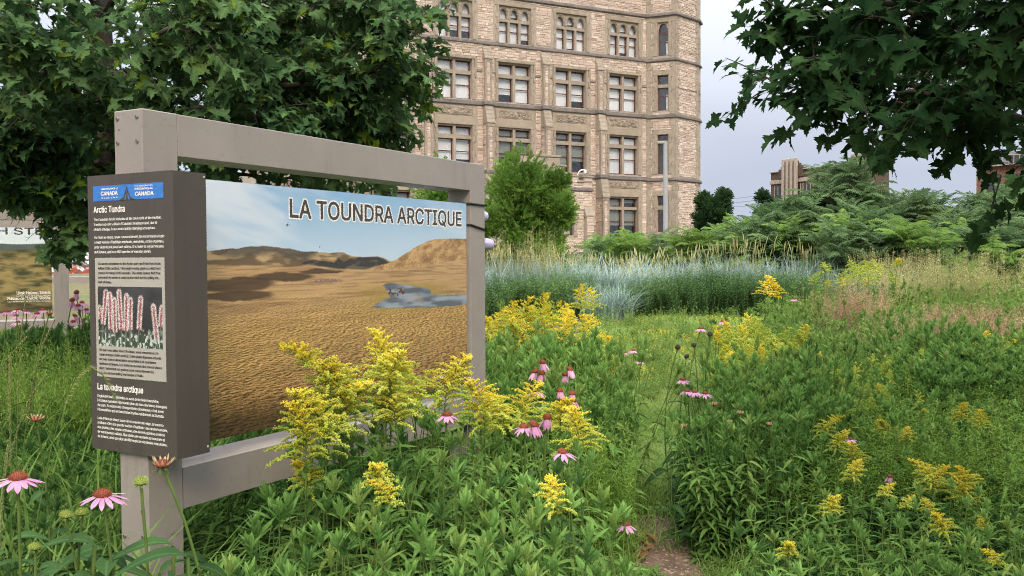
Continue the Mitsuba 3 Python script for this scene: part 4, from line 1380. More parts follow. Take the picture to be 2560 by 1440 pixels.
def coneflower(name, style, r, H=.9, tilt=.15, leaves=9):
    bend = r.normal(0, .05, 2)
    bow = lambda t: (bend[0] * 2.4 * t * (1 - t), bend[1] * 2.4 * t * (1 - t), H * t)
    parts = {'stem': stem_mb([bow(t) for t in np.linspace(0, 1, 9)], np.linspace(.0042, .003, 9), 6).ply('stem_green')}
    for i in range(leaves):
        t = .12 + .70 * i / leaves + r.normal(0, .02)
        m = MB()
        L_ = (.17 - .10 * t) * r.uniform(.8, 1.2)
        tuft_leaf(m, bow(t), i * GOLDEN * .8 + r.normal(0, .4), r.uniform(.2, .75), L_, L_ * r.uniform(.26, .36), r.uniform(.6, 1.5), r.normal(0, .25), 6)
        parts['leaf' if i == 0 else f'leaf_{i:03d}'] = m.ply('leaf_coneflower')
    A = place(0, 0, H, None, 1., tilt)

    def up(m):
        v, f, uv = m.get()
        return MB().add(v, f, uv, A)
    if style in ('flat', 'droop', 'wide'):
        el = {'flat': -.42, 'droop': -1.22, 'wide': -.22}[style]
        for i, m in enumerate(petal_ring(r, 15 if style != 'droop' else 14, el, .043 if style != 'droop' else .046, .0125)):
            parts['petal' if i == 0 else f'petal_{i:03d}'] = up(m).ply('petal_pink')
        parts['cone'] = up(spiky_dome(r, .0165, .013 if style != 'droop' else .017)).ply('cone_rust', smooth=False)
    elif style == 'faded':
        for i, m in enumerate(petal_ring(r, 13, .80, .021, .0052, .22)):
            parts['petal' if i == 0 else f'petal_{i:03d}'] = up(m).ply('petal_faded')
        parts['cone'] = up(spiky_dome(r, .0135, .010)).ply('cone_rust', smooth=False)
    elif style == 'bud':
        parts['cone'] = up(spiky_dome(r, .011, .010, 60, .006)).ply('cone_green', smooth=False)
    elif style == 'seed':
        parts['cone'] = up(spiky_dome(r, .014, .018)).ply('cone_dark', smooth=False)
    sp = MB()
    for i in range(16):
        tuft_leaf(sp, (0, 0, -.004), i * .8, -.25 + .5 * (i % 2) if style != 'bud' else .3, .019, .0045, .8, 0, 2)
    parts['sepals'] = up(sp).ply('stem_green')
    return group(name, **parts), H


CONE = {}
for k, (style, n) in enumerate((('flat', 3), ('wide', 2), ('droop', 4), ('faded', 2), ('bud', 2), ('seed', 2))):
    CONE[style] = [coneflower(f'coneflower_group_{style}_{i}', style, np.random.default_rng(400 + 10 * k + i)) for i in range(n)]


def put_plant(name, grp, H, px, py, Y, label, cat, group_, extra=0., wide=1., rz=None, tilt=.05, lift=0.):
    """a plant whose top the photograph shows at that pixel, rooted in the ground below at distance Y"""
    P = at(px, py, Y)
    g = float(gz(P[0], Y)) - .02
    h = P[2] - g + extra
    M = place(P[0], Y, g, rz, wide * np.clip(h / H, .75, 1.25), tilt, h / H)
    off = (M[:3, :3] @ np.array([0, 0, H]))[:2]
    M[:2, 3] -= off
    key = thing(name, label, cat, group_)
    inst(key, grp, M)
    return key


# ------------------------------------------------------------------ flowering goldenrod seen one by one
NEAR_G = [(792, 856, 3.40, 4, 'tall lime plume leaning left before the middle of the poster'), (958, 828, 3.75, 1, 'lime plume rising highest before the poster'), (800, 962, 3.25, 0, 'dense golden plume below the leaning one'),
          (775, 1005, 3.2, 3, 'lowest golden plume against the lower beam'), (1036, 908, 3.80, 3, 'plume with a narrow golden tip before the poster'), (1128, 890, 3.95, 6, 'golden plume before the right end of the poster'),
          (1036, 966, 3.50, 2, 'golden plume before the lower beam'), (1145, 955, 3.6, 1, 'broad lime plume near the foot of the right post'), (1190, 985, 3.75, 5, 'small lime plume touching the right post'),
          (1312, 957, 4.1, 6, 'broad plume with a golden tip right of the right post'), (1350, 985, 4.0, 2, 'lime plume behind pink petals right of the right post'), (1450, 1017, 3.7, 3, 'separate golden plume at the right end of the front patch'),
          (1350, 1185, 3.1, 5, 'small golden plume low in the middle of the front patch'), (1012, 1150, 3.0, 7, 'thin lime plume low before the lower beam'), (952, 1212, 2.9, 7, 'tiny golden plume sunk among green shoots'),
          (722, 1160, 3.2, 5, 'short bushy plume before the lower beam at left'), (860, 905, 3.5, 6, 'lime plume beside the golden one before the poster'), (845, 950, 3.45, 0, 'lime plume in the middle of the poster plumes'),
          (912, 868, 3.65, 2, 'pale lime plume behind the poster plumes'), (1005, 1000, 3.6, 7, 'small plume before the lower beam at right')]
for (px, py, Y, s, lab_) in NEAR_G:
    g_, H = GOLD_PLANT[s]
    put_plant('goldenrod', g_, H, px, py, Y, 'flowering goldenrod, ' + lab_, 'plant', 'goldenrods flowering before the sign')
for (px, py, Y, s, lab_) in [(2070, 1035, 5.2, 4, 'first of three beside a pink coneflower on the right'), (2100, 1078, 5.0, 0, 'second of three beside a pink coneflower on the right'), (2130, 1105, 4.9, 3, 'third of three beside a pink coneflower on the right'),
                             (2210, 1042, 5.6, 2, 'wide pale plume in the middle of the right-hand meadow'), (2265, 1065, 5.5, 5, 'small pale plume in the right-hand meadow'), (2406, 1012, 5.8, 3, 'pointed plume, left of a pair at the right edge'), (2458, 1030, 5.7, 3, 'pointed plume, right of a pair at the right edge'),
                             (2150, 1146, 4.3, 5, 'arched golden plume at lower right'), (2196, 1198, 4.1, 7, 'small golden plume below the arched one at lower right'), (2108, 1236, 3.9, 5, 'golden plume lowest of the cluster at lower right'), (2245, 1228, 4.0, 7, 'bright golden plume right of the lowest one'),
                             (2322, 1148, 4.2, 0, 'large golden plume, the brightest at lower right'), (2375, 1172, 4.15, 1, 'broad lime plume beside the brightest one'), (2395, 1190, 4.2, 6, 'lime plume right of the brightest one'), (2470, 1172, 4.2, 2, 'lime candelabra plume near the right edge'),
                             (2328, 1288, 3.5, 5, 'lime pyramid plume at the bottom right'), (2024, 1350, 3.1, 7, 'tiny golden plume by the bottom edge'), (2498, 1385, 3.2, 7, 'thin plume in the bottom right corner'), (2290, 1250, 3.9, 7, 'slender unopened plume at lower right'), (2416, 1285, 3.9, 7, 'slender lime plume near the right edge')]:
    g_, H = GOLD_PLANT[s]
    put_plant('goldenrod', g_, H, px, py, Y, 'flowering goldenrod, ' + lab_, 'plant', 'goldenrods flowering at the lower right')
FR = {n: [g for g in GOLD_FAR if g[2] == n] for n in ('ripe', 'unripe', 'mixed')}
MID = [(1285, 778), (1340, 752), (1385, 745), (1412, 765), (1250, 792), (1232, 802), (1380, 800), (1462, 782), (1485, 795), (1272, 862), (1400, 858), (1512, 840), (1530, 872), (1498, 850), (1330, 792), (1362, 772), (1310, 800), (1440, 798), (1300, 775), (1225, 840), (1420, 790), (1350, 770), (1395, 770), (1260, 800), (1525, 905), (1470, 800), (1310, 765), (1270, 785)]
for i, (px, py) in enumerate(MID):
    g_, H, _ = FR['mixed' if i % 4 else 'ripe'][i % 8]
    put_plant('goldenrod', g_, H, px, py - 6, U(6.6, 7.8), 'golden flowering goldenrod in the big yellow clump right of the tundra sign', 'plant', 'goldenrods in the yellow clump', tilt=.08)
for (px, py, Y) in ((1462, 714, 8.8), (1448, 725, 8.7), (1478, 722, 8.9)):
    g_, H, _ = FR['mixed'][int(U(0, 7.9))]
    put_plant('goldenrod', g_, H, px, py, Y, 'tall goldenrod standing behind the big yellow clump', 'plant', 'tall goldenrods behind the clump')
for i in range(46):
    px, py = U(1790, 1990), U(795, 930)
    if i < 6:
        px, py = [(1888, 788), (1905, 800), (1870, 812), (1930, 850), (1860, 865), (1820, 868)][i]
    g_, H, _ = FR['unripe' if i % 3 else 'mixed'][i % 8]
    put_plant('goldenrod', g_, H, px, py, float(np.interp(py, [795, 930], [7.0, 6.1])) + U(-.15, .15), 'slender greenish-yellow goldenrod in the tall patch behind the dark coneflowers', 'plant', 'goldenrods in the tall right patch', tilt=.08, wide=.8)
for i in range(56):
    px, py = U(1965, 2330), U(870, 1040)
    Y = float(np.interp(py, [880, 1040], [7.4, 5.9])) + U(-.2, .2)
    g_, H, _ = FR['unripe' if i % 5 else 'mixed'][i % 8]
    put_plant('goldenrod', g_, H, px, py, Y, 'slender goldenrod just opening greenish yellow in the middle of the right-hand meadow', 'plant', 'opening goldenrods in the right-hand meadow', tilt=.09, wide=.7)
for (px, py, Y, lb) in ((1908, 690, 13, 'right-centre, before the blue grass'), (1888, 705, 12.8, 'right-centre, before the blue grass'), (1925, 708, 13.2, 'right-centre, before the blue grass')):
    g_, H, _ = FR['ripe'][int(U(0, 7.9))]
    put_plant('goldenrod', g_, H, px, py, Y, 'distant golden goldenrod ' + lb, 'plant', 'distant goldenrods before the blue grass', wide=1.3)
for (px, py, Y) in ((2475, 832, 8.), (2490, 845, 8.), (2540, 855, 7.6), (2556, 870, 7.5), (2525, 880, 7.4), (2462, 845, 8.2)):
    g_, H, _ = FR['ripe'][int(U(0, 7.9))]
    put_plant('goldenrod', g_, H, px, py, Y, 'golden goldenrod by the tan grass at the right edge', 'plant', 'goldenrods at the right edge', wide=1.15)
for i in range(22):
    px, py = U(2030, 2230), U(645, 715)
    g_, H, _ = FR['unripe' if i % 5 else 'mixed'][i % 8]
    put_plant('goldenrod', g_, H, px, py, U(14, 16.5), 'pale distant goldenrod at the foot of the sumac thicket', 'plant', 'pale goldenrods by the sumac', wide=1.3)

# ------------------------------------------------------------------ coneflowers
CF = [('wide', 45, 1196, 2.2, 'large pink coneflower at the lower left edge'), ('wide', 257, 1238, 2.2, 'large pink coneflower in front of the left post'), ('faded', 406, 1163, 2.25, 'tall coneflower with upright faded peach petals before the left post'), ('bud', 352, 1207, 2.2, 'green coneflower bud on a curved stem before the left post'),
      ('bud', 205, 1284, 2.3, 'yellowish opening coneflower bud below the two pink ones'), ('bud', 166, 1290, 2.25, 'green coneflower bud low at the left'), ('bud', 88, 1370, 2.15, 'green coneflower bud at the bottom left'), ('faded', 123, 785, 5.6, 'whitish fading coneflower before the post of the second sign'), ('faded', 90, 1050, 3.2, 'withered coneflower among the tall grass at left')]
for (st, px, py, Y, lab_) in CF:
    g_, H = CONE[st][0]
    put_plant('coneflower', g_, H, px, py, Y, lab_, 'flower', None, tilt=.04)
for i, (px, py) in enumerate(((18, 780), (42, 774), (44, 806), (92, 785), (108, 775), (40, 790), (65, 778))):
    g_, H = CONE['flat'][i % 3]
    put_plant('coneflower', g_, H, px, py, U(7.6, 8.6), 'pink coneflower below the poster of the second sign', 'flower', 'coneflowers before the second sign')
for i, (px, py) in enumerate(((191, 733), (205, 757), (180, 752), (195, 765), (188, 790), (216, 775), (210, 800), (183, 805), (120, 878))):
    g_, H = CONE['flat' if i % 2 else 'droop'][i % 3]
    put_plant('coneflower', g_, H, px, py, U(7.5, 9), 'pink coneflower right of the second sign\u2019s post', 'flower', 'coneflowers right of the second sign')
MIDC = [('droop', 1357, 907, 5.2), ('droop', 1337, 930, 5.15), ('droop', 1355, 935, 5.2), ('droop', 1425, 924, 5.3), ('droop', 1412, 938, 5.3), ('seed', 1388, 940, 5.3), ('droop', 1400, 978, 4.9), ('droop', 1430, 985, 4.8), ('droop', 1434, 1003, 4.75), ('droop', 1405, 1025, 4.7), ('flat', 1340, 978, 4.4), ('seed', 1245, 975, 5.0)]
for i, (st, px, py, Y) in enumerate(MIDC):
    g_, H = CONE[st][i % len(CONE[st])]
    put_plant('coneflower', g_, H, px, py, Y, 'coneflower with hanging pink petals in the cluster before the yellow clump' if st == 'droop' else ('coneflower seed head without petals in the cluster before the yellow clump' if st == 'seed' else 'coneflower with spread pink petals above the lime plume right of the post'), 'flower', 'coneflowers in the hanging cluster' if st != 'flat' else None)
for (st, px, py, Y, lab_) in (('flat', 1118, 1038, 3.6, 'pink coneflower between goldenrod plumes below the poster\u2019s right end'), ('flat', 1230, 1024, 4.2, 'small pink coneflower just right of the right post'), ('droop', 1335, 1063, 3.5, 'large drooping pink coneflower low in the front patch'), ('droop', 1368, 1045, 3.6, 'pink coneflower behind the large drooping one'),
                              ('flat', 1310, 1068, 3.55, 'pink coneflower left of the large drooping one'), ('flat', 1407, 1131, 3.2, 'lone flat pink coneflower below the front plumes'), ('droop', 1192, 1022, 3.7, 'pink coneflower half behind a plume at the right post'), ('flat', 1565, 1312, 3.1, 'small pink coneflower leaning over the bare path'), ('seed', 1076, 1356, 2.9, 'rust coneflower sunk among green shoots at bottom centre'),
                              ('flat', 2127, 1098, 4.9, 'pink coneflower beside three goldenrods on the right'), ('droop', 2225, 1192, 4.4, 'dark pink coneflower between goldenrods at lower right'), ('flat', 1985, 748, 11, 'tiny distant pink coneflower beyond the lawn')):
    g_, H = CONE[st][1 if st != 'flat' else 2]
    put_plant('coneflower', g_, H, px, py, Y, lab_, 'flower', None)
for i, (px, py) in enumerate(((1540, 872), (1560, 882), (1583, 876), (1600, 904))):
    g_, H = CONE['flat'][i % 3]
    put_plant('coneflower', g_, H, px, py, 7.2 + .1 * i, 'pink coneflower at the edge of the lawn right of the yellow clump', 'flower', 'coneflowers at the lawn\u2019s edge')
for i, (px, py, Y, lb) in enumerate(((1752, 822, 7.5, 'left of the two pink coneflowers before the lawn\u2019s far edge'), (1809, 804, 7.6, 'right of the two pink coneflowers before the lawn\u2019s far edge'), (1707, 950, 5.3, 'topmost pink coneflower of the dark-leaved patch'), (1718, 978, 5.2, 'left pink coneflower of the dark-leaved patch'), (1737, 980, 5.15, 'middle pink coneflower of the dark-leaved patch'), (1763, 984, 5.1, 'right pink coneflower of the dark-leaved patch'))):
    g_, H = CONE['flat'][i % 3]
    put_plant('coneflower', g_, H, px, py, Y, lb, 'flower', None)
for i, (px, py) in enumerate(((1710, 1066), (1822, 1056), (1850, 1034), (1924, 1062), (1786, 1012))):
    g_, H = CONE['faded'][i % 2]
    put_plant('coneflower', g_, H, px, py, 4.9, 'coneflower with pale faded petals above the dark-leaved patch', 'flower', 'faded coneflowers in the dark patch')
for i, (px, py) in enumerate(((1694, 870), (1716, 893), (1775, 838), (1735, 865), (1712, 940), (1790, 850))):
    g_, H = CONE['seed'][i % 2]
    put_plant('coneflower', g_, H, px, py, 5.8 + .2 * i, 'dark coneflower seed head on a bare stem by the lawn', 'flower', 'dark seed heads by the lawn')
for i in range(46):
    px, py = U(1870, 2080), U(850, 1030)
    Y = float(np.interp(py, [850, 1030], [6.6, 5.6])) + U(-.15, .15)
    g_, H = GREEN_SHOOT[i % 6]
    put_plant('goldenrod_shoot', g_, H, px, py, Y, 'tall upright goldenrod shoot without flowers in the stand right of the dark-leaved coneflowers', 'plant', 'tall shoots in the right stand', tilt=.05, wide=.8)
# the dark leafy patch under the right-hand coneflowers
DARKC = []
for s in range(3):
    r = np.random.default_rng(500 + s)
    H = .75
    parts = {'stem': stem_mb(stem_curve(H, (0, 0)), .004).ply('stem_green')}
    for i in range(24):
        t = .10 + .90 * i / 23
        m = MB()
        L_ = (.15 - .05 * t) * r.uniform(.75, 1.2)
        tuft_leaf(m, (0, 0, H * t), i * GOLDEN, r.uniform(.1, .8), L_, L_ * r.uniform(.32, .42), r.uniform(.9, 1.8), r.normal(0, .3), 6)
        parts['leaf' if i == 0 else f'leaf_{i:03d}'] = m.ply('leaf_coneflower')
    DARKC.append((group(f'dark_leaf_group_{s}', **parts), H))
for i in range(46):
    px, py = U(1712, 1885), U(1010, 1140)
    Y = 6.05 - (py - 1010) / 120 * .75 + U(-.1, .2)
    g_, H = DARKC[i % 3]
    put_plant('leafy_plant', g_, H, px, py, Y, 'dark broad-leaved coneflower foliage without a flower beside the path', 'plant', 'leafy plants in the dark patch')

for i in range(16):
    px, py = U(-30, 440), U(1330, 1450)
    if 290 < px < 380:
        px += 110
    g_, H = DARKC[i % 3]
    put_plant('leafy_plant', g_, H, px, py, U(2.15, 2.5), 'broad-leaved coneflower foliage without a flower at the bottom left', 'plant', 'leafy plants at the bottom left')

# ------------------------------------------------------------------ green goldenrod shoots, one by one
from shapely.geometry import Point
FRONT = Polygon([(590, 1340), (640, 1230), (690, 1160), (760, 1120), (900, 1060), (1060, 1050), (1240, 1070), (1480, 1090), (1560, 1190), (1590, 1300), (1580, 1440), (1500, 1560), (530, 1560), (540, 1440)])
RIGHT = Polygon([(1880, 1190), (1960, 1100), (2060, 1080), (2300, 1090), (2600, 1060), (2600, 1560), (1880, 1560), (1860, 1400)])


def scatter_px(poly, n, dmin, tries=20000):
    pts, x0, y0, x1, y1 = [], *poly.bounds
    for _ in range(tries):
        p = np.array([U(x0, x1), U(y0, y1)])
        if poly.contains(Point(p)) and all(np.hypot(*(p - q)) > dmin for q in pts):
            pts.append(p)
            if len(pts) == n:
                break
    return pts


for (px, py) in sorted(scatter_px(FRONT, 165, 36), key=lambda q: q[1]):
    Y = np.interp(py, [1050, 1200, 1440, 1560], [4.1, 3.2, 2.55, 2.25]) + U(-.08, .08)
    s = at(px, py, Y) - PAX
    if s @ SN > -.12 and s @ SAX < L + .1:
        continue
    g_, H = GREEN_SHOOT[int(U(0, 5.99))]
    put_plant('goldenrod_shoot', g_, H, px, py, Y, 'green goldenrod shoot without flowers in the patch before the tundra sign', 'plant', 'green shoots before the sign', tilt=.13)
for i in range(44):
    px = 770 + 470 * (i + U(0, .9)) / 44
    py = U(1010, 1120) if px > 880 else U(1075, 1140)
    k = (px - 1280) / F
    ss = (k * SY - SX) / (SAX[0] - k * SAX[1])                # where the sign stands in that direction
    g_, H = GREEN_SHOOT[int(U(0, 5.99))]
    put_plant('goldenrod_shoot', g_, H, px, py, SY + SAX[1] * ss - U(.28, .62), 'green goldenrod shoot without flowers close before the lower beam of the tundra sign', 'plant', 'green shoots along the lower beam', tilt=.10)
for (px, py) in sorted(scatter_px(RIGHT, 130, 42), key=lambda q: q[1]):
    Y = np.interp(py, [1060, 1200, 1440, 1560], [5.6, 4.2, 2.9, 2.5]) + U(-.1, .1)
    g_, H = GREEN_SHOOT[int(U(0, 5.99))]
    put_plant('goldenrod_shoot', g_, H, px, py, Y, 'green goldenrod shoot without flowers in the lower right of the meadow', 'plant', 'green shoots at the lower right', tilt=.14)


# ------------------------------------------------------------------ stuff: foliage nobody could count
def clump(fn, n, R, r, mats=1):
    """n pieces of fn(r) -> (v, f, uv) rooted within radius R"""
    m = MB()
    for _ in range(n):
        a, q = r.uniform(0, 6.28), R * math.sqrt(r.random())
        v, f, uv = fn(r)
        m.add(v, f, uv, place(q * math.cos(a), q * math.sin(a), 0, r.uniform(0, 6.28), r.uniform(.7, 1.2), .10))
    return m


def blade(r, H, Wd, droop, seg=4):
    """a grass blade growing up and arching over"""
    t = np.linspace(0, 1, seg + 1)
    x, z = H * droop * t ** 2.2, H * (t - .35 * droop * t ** 3)
    w = Wd / 2 * np.where(t < .3, .6 + .4 * t / .3, np.cos((t - .3) / .7 * math.pi / 2) ** .8)
    v, f = [], []
    for i in range(seg + 1):
        v += [[x[i], -w[i], z[i]], [x[i], w[i], z[i]]]
        if i:
            a = 2 * (i - 1)
            f += [[a, a + 2, a + 3], [a, a + 3, a + 1]]
    uv = np.array([[k % 2, t[k // 2]] for k in range(2 * seg + 2)])
    return np.array(v), np.array(f), uv


def stuff(name, label, groups, Ms, cat='plants'):
    """'instance' entries name__001 ... of single-mesh groups"""
    taken.add(name)
    labels[name] = {'label': label, 'category': cat, 'kind': 'stuff'}
    for i, M in enumerate(Ms):
        inst(f'{name}__{i + 1:03d}', groups[i % len(groups)], M)


def single(name, mb, mat):
    return group(name, piece=mb.ply(mat))


def ground_M(x, y, s=1., sz=None, tilt=.05):
    return place(x, y, float(gz(x, y)) - .02, None, s, tilt, sz)


def px_M(px, py, Y, H, s=1., tilt=.05, lo=.6, hi=1.6):
    """a clump whose top shows at the pixel"""
    P = at(px, py, Y)
    g = float(gz(P[0], Y)) - .02
    return place(P[0], Y, g, None, s, tilt, float(np.clip((P[2] - g) / H, lo * s, hi * s)))


rg = np.random.default_rng(900)
leafy = [single(f'leafy_clump_{i}', clump(lambda r: GREEN_SHOOT_FAR[int(r.uniform(0, 3.99))][0], 9, .17, np.random.default_rng(910 + i)), 'leaf_goldenrod') for i in range(3)]
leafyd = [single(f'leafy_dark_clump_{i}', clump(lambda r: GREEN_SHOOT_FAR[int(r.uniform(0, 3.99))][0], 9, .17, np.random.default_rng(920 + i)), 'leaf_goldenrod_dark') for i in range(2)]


def feather_stem(r):
    """a stem with many fine upright side shoots: light green feathery forb"""
    m = MB()
    H = r.uniform(.55, .75)
    v, f = tube([(0, 0, 0), (r.normal(0, .02), r.normal(0, .02), H)], [.003, .0015], 3)
    m.add(v, f)
    for i in range(52):
        t = .15 + .85 * i / 51
        tuft_leaf(m, (0, 0, H * t), i * GOLDEN, r.uniform(.2, .9), .085 * (1.15 - .6 * t) * r.uniform(.7, 1.2), .0085, r.uniform(.2, .8), 0, 2)
    return m.get()


sedge = [single(f'sedge_clump_{i}', clump(lambda r: GREEN_SHOOT_FAR[int(r.uniform(0, 3.99))][0], 9, .19, np.random.default_rng(925 + i)), 'leaf_sedge') for i in range(2)]
feathery = [single(f'feathery_clump_{i}', clump(feather_stem, 8, .18, np.random.default_rng(930 + i)), 'leaf_feathery') for i in range(3)]


def aster_stem(r):
    m = MB()
    H = r.uniform(.8, 1.05)
    v, f = tube([(0, 0, 0), (r.normal(0, .04), r.normal(0, .04), H)], [.004, .002], 3)
    m.add(v, f)
    for i in range(34):
        t = .12 + .88 * i / 33
        tuft_leaf(m, (0, 0, H * t), i * GOLDEN, r.uniform(.2, 1.0), .075 * r.uniform(.7, 1.2), .019, r.uniform(.2, .8), 0, 2)
    return m.get()


aster = [single(f'aster_clump_{i}', clump(aster_stem, 12, .26, np.random.default_rng(940 + i)), 'leaf_aster') for i in range(3)]
lawn_c = [single(f'lawn_clump_{i}', clump(lambda r: blade(r, r.uniform(.05, .13), .005, r.uniform(.1, .9), 2), 130, .22, np.random.default_rng(950 + i)), 'grass_lawn') for i in range(3)]
meadow_c = [single(f'meadow_clump_{i}', clump(lambda r: blade(r, r.uniform(.35, .70), .006, r.uniform(.1, .8), 3), 90, .22, np.random.default_rng(960 + i)), 'grass_green') for i in range(3)]
long_c = [single(f'long_grass_clump_{i}', clump(lambda r: blade(r, r.uniform(.40, .92), .0145, r.uniform(.3, 1.25), 6), 22, .15, np.random.default_rng(970 + i)), 'grass_green') for i in range(4)]
blue_c = [single(f'blue_grass_clump_{i}', clump(lambda r: blade(r, r.uniform(.6, 1.15), .019, r.uniform(.1, .85), 4), 62, .20, np.random.default_rng(980 + i)), 'grass_blue') for i in range(3)]


def weed(r):
    """low broad ground weeds"""
    m = MB()
    for i in range(7):
        tuft_leaf(m, (0, 0, r.uniform(0, .05)), i * GOLDEN, r.uniform(.1, 1.), r.uniform(.04, .08), r.uniform(.018, .03), r.uniform(.4, 1.2), 0, 3)
    return m.get()


weeds_c = [single(f'weed_clump_{i}', clump(weed, 16, .22, np.random.default_rng(990 + i)), 'leaf_goldenrod') for i in range(3)]


leafmat('leaf_dry', (.16, .09, .04), (.34, .22, .11), f=3, rib=0, trans=.3)
dry_c = [single('dry_clump', clump(weed, 6, .25, np.random.default_rng(995)), 'leaf_dry')]


def seed_stalk(r, H, plume=.16, fat=.008):
    m = MB()
    b = r.normal(0, .10)
    v, f = tube([(0, 0, 0), (b * .3, 0, H * .5), (b * .8, 0, H * .85), (b * 1.25, 0, H)], [.0025, .002, .0018, .001], 3)
    m.add(v, f)
    v, f = tube([(b * .8, 0, H * (1 - plume)), (b * .95, 0, H * (1 - plume * .7)), (b * 1.1, 0, H * (1 - plume * .3)), (b * 1.25, 0, H)], [.002, fat, fat * .8, .001], 4)
    m.add(v, f)
    return m.get()


straw_c = [single(f'straw_clump_{i}', clump(lambda r: seed_stalk(r, r.uniform(1.25, 1.75), .15, .011), 7, .3, np.random.default_rng(1000 + i)), 'seed_straw') for i in range(3)]


def airy(r, H=.85, n=70):
    """an airy seed panicle of meadow grass"""
    m = MB()
    v, f = tube([(0, 0, 0), (r.normal(0, .05), r.normal(0, .05), H)], [.002, .001], 3)
    m.add(v, f)
    for i in range(n):
        t = .55 + .45 * r.random()
        az, q = r.uniform(0, 6.28), .09 * (1.05 - t) / .5 * r.random()
        tuft_leaf(m, (q * math.cos(az), q * math.sin(az), H * t + q * .4), az, r.uniform(0, 1), .022, .006, .3, 0, 2)
    return m.get()


tan_c = [single(f'tan_grass_clump_{i}', clump(airy, 11, .26, np.random.default_rng(1010 + i)), 'grass_pink_tan') for i in range(3)]
tang_c = [single(f'airy_grass_clump_{i}', clump(airy, 11, .26, np.random.default_rng(1020 + i)), 'seed_straw') for i in range(2)]
dots = MB()
for i in range(9):
    a, q = rg.uniform(0, 6.28), .35 * math.sqrt(rg.random())
    v, f = floret(rg)
    for _ in range(5):
        dots.add(v * .0085, f, None, place(q * math.cos(a) + rg.normal(0, .012), q * math.sin(a) + rg.normal(0, .012), rg.uniform(.10, .16), 0, 1, .3))
dots_c = [single('lawn_flower_clump', dots, 'floret_gold')]


def in_path(x, y, m=0.):
    return abs(x - path_x(y)) < path_w(y) + m


def behind_sign(x, y):
    s = np.array([x, y, 0]) - np.array([SX, SY, 0])
    return s @ SN > 0


def frustum(x, y, m=0.):
    return abs(x) < .56 * y + m


# lawn and low weeds
Ms, Md = [], []
for _ in range(2600):
    y = rg.uniform(4.2, 17.8)
    x = path_x(y) + rg.uniform(-1, 1) * (path_w(y) + .25)
    if y < 7.2 and abs(x - path_x(y)) < (.34 if y < 5.9 else .06) and rg.random() < .96:
        continue
    Ms.append(ground_M(x, y, rg.uniform(.8, 1.4)))
stuff('lawn_grass', 'short bright green grass on the clearing and along the path', lawn_c, Ms, 'grass')
for _ in range(60):
    y = rg.uniform(10.5, 17.3)
    Md.append(ground_M(path_x(y) + rg.uniform(-1, 1) * path_w(y), y, 1.))
stuff('lawn_flowers', 'tiny yellow wild flowers dotted over the clearing', dots_c, Md, 'flowers')
Ms, Mt = [], []
for _ in range(520):
    y = 4.2 + 9 * rg.random() ** 1.5
    d = rg.uniform(.26 if y < 5.8 else .04, .80) * rg.choice([-1, 1])
    x = path_x(y) + d * (1 + .2 * (y > 9))
    Ms.append(ground_M(x, y, rg.uniform(.7, 1.3)))
stuff('ground_weeds', 'low leafy weeds creeping over the path edges', weeds_c, Ms)

for _ in range(260):
    y = rg.uniform(9.5, 17.4)
    x = path_x(y) + rg.uniform(-1, 1) * (path_w(y) + .3)
    Mt.append(ground_M(x, y, rg.uniform(.22, .45), None, .12))
stuff('lawn_weeds', 'rougher tufts and weeds scattered over the clearing', sedge, Mt)

Mt = []
for _ in range(46):
    y = rg.uniform(3.4, 8.5)
    x = path_x(y) + rg.uniform(.2, .75) * rg.choice([-1, 1])
    Mt.append(ground_M(x, y, rg.uniform(.8, 1.3)))
stuff('withered_leaves', 'dry brown leaves and bits lying among the weeds by the path', dry_c, Mt, 'dead leaves')

# leafy filling under and between the single plants
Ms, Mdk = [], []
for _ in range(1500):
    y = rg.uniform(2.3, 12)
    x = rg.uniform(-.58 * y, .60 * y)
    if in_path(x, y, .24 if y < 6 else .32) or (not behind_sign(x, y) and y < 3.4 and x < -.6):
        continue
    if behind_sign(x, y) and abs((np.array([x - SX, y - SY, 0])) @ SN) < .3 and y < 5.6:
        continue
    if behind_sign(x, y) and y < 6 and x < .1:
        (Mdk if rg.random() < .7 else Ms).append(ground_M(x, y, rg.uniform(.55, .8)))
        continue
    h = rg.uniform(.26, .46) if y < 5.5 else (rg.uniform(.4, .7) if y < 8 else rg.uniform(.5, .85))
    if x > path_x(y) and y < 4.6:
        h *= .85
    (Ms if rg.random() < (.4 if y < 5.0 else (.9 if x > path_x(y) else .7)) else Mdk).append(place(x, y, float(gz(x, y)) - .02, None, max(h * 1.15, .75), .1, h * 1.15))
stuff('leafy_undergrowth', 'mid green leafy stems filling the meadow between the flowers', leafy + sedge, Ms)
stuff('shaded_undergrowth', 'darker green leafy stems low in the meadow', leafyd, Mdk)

# feathery light green forbs
Ms = []
for _ in range(330):
    px, py = rg.uniform(1980, 2600), rg.uniform(880, 1180)
    Y = np.interp(py, [830, 1080, 1200], [8.5, 5.6, 4.8]) + rg.uniform(-.3, .3)
    P = at(px, py, Y)
    if in_path(P[0], Y, .2):
        continue
    Ms.append(px_M(px, py, Y, .68, rg.uniform(.85, 1.1), .08))
for _ in range(60):
    px, py = rg.uniform(1440, 1525), rg.uniform(1060, 1180)
    Ms.append(px_M(px, py, rg.uniform(4.6, 6), .68, .8, .08, .4))
stuff('feathery_forbs', 'light green feathery leafy forbs in the right-hand meadow', feathery, Ms)
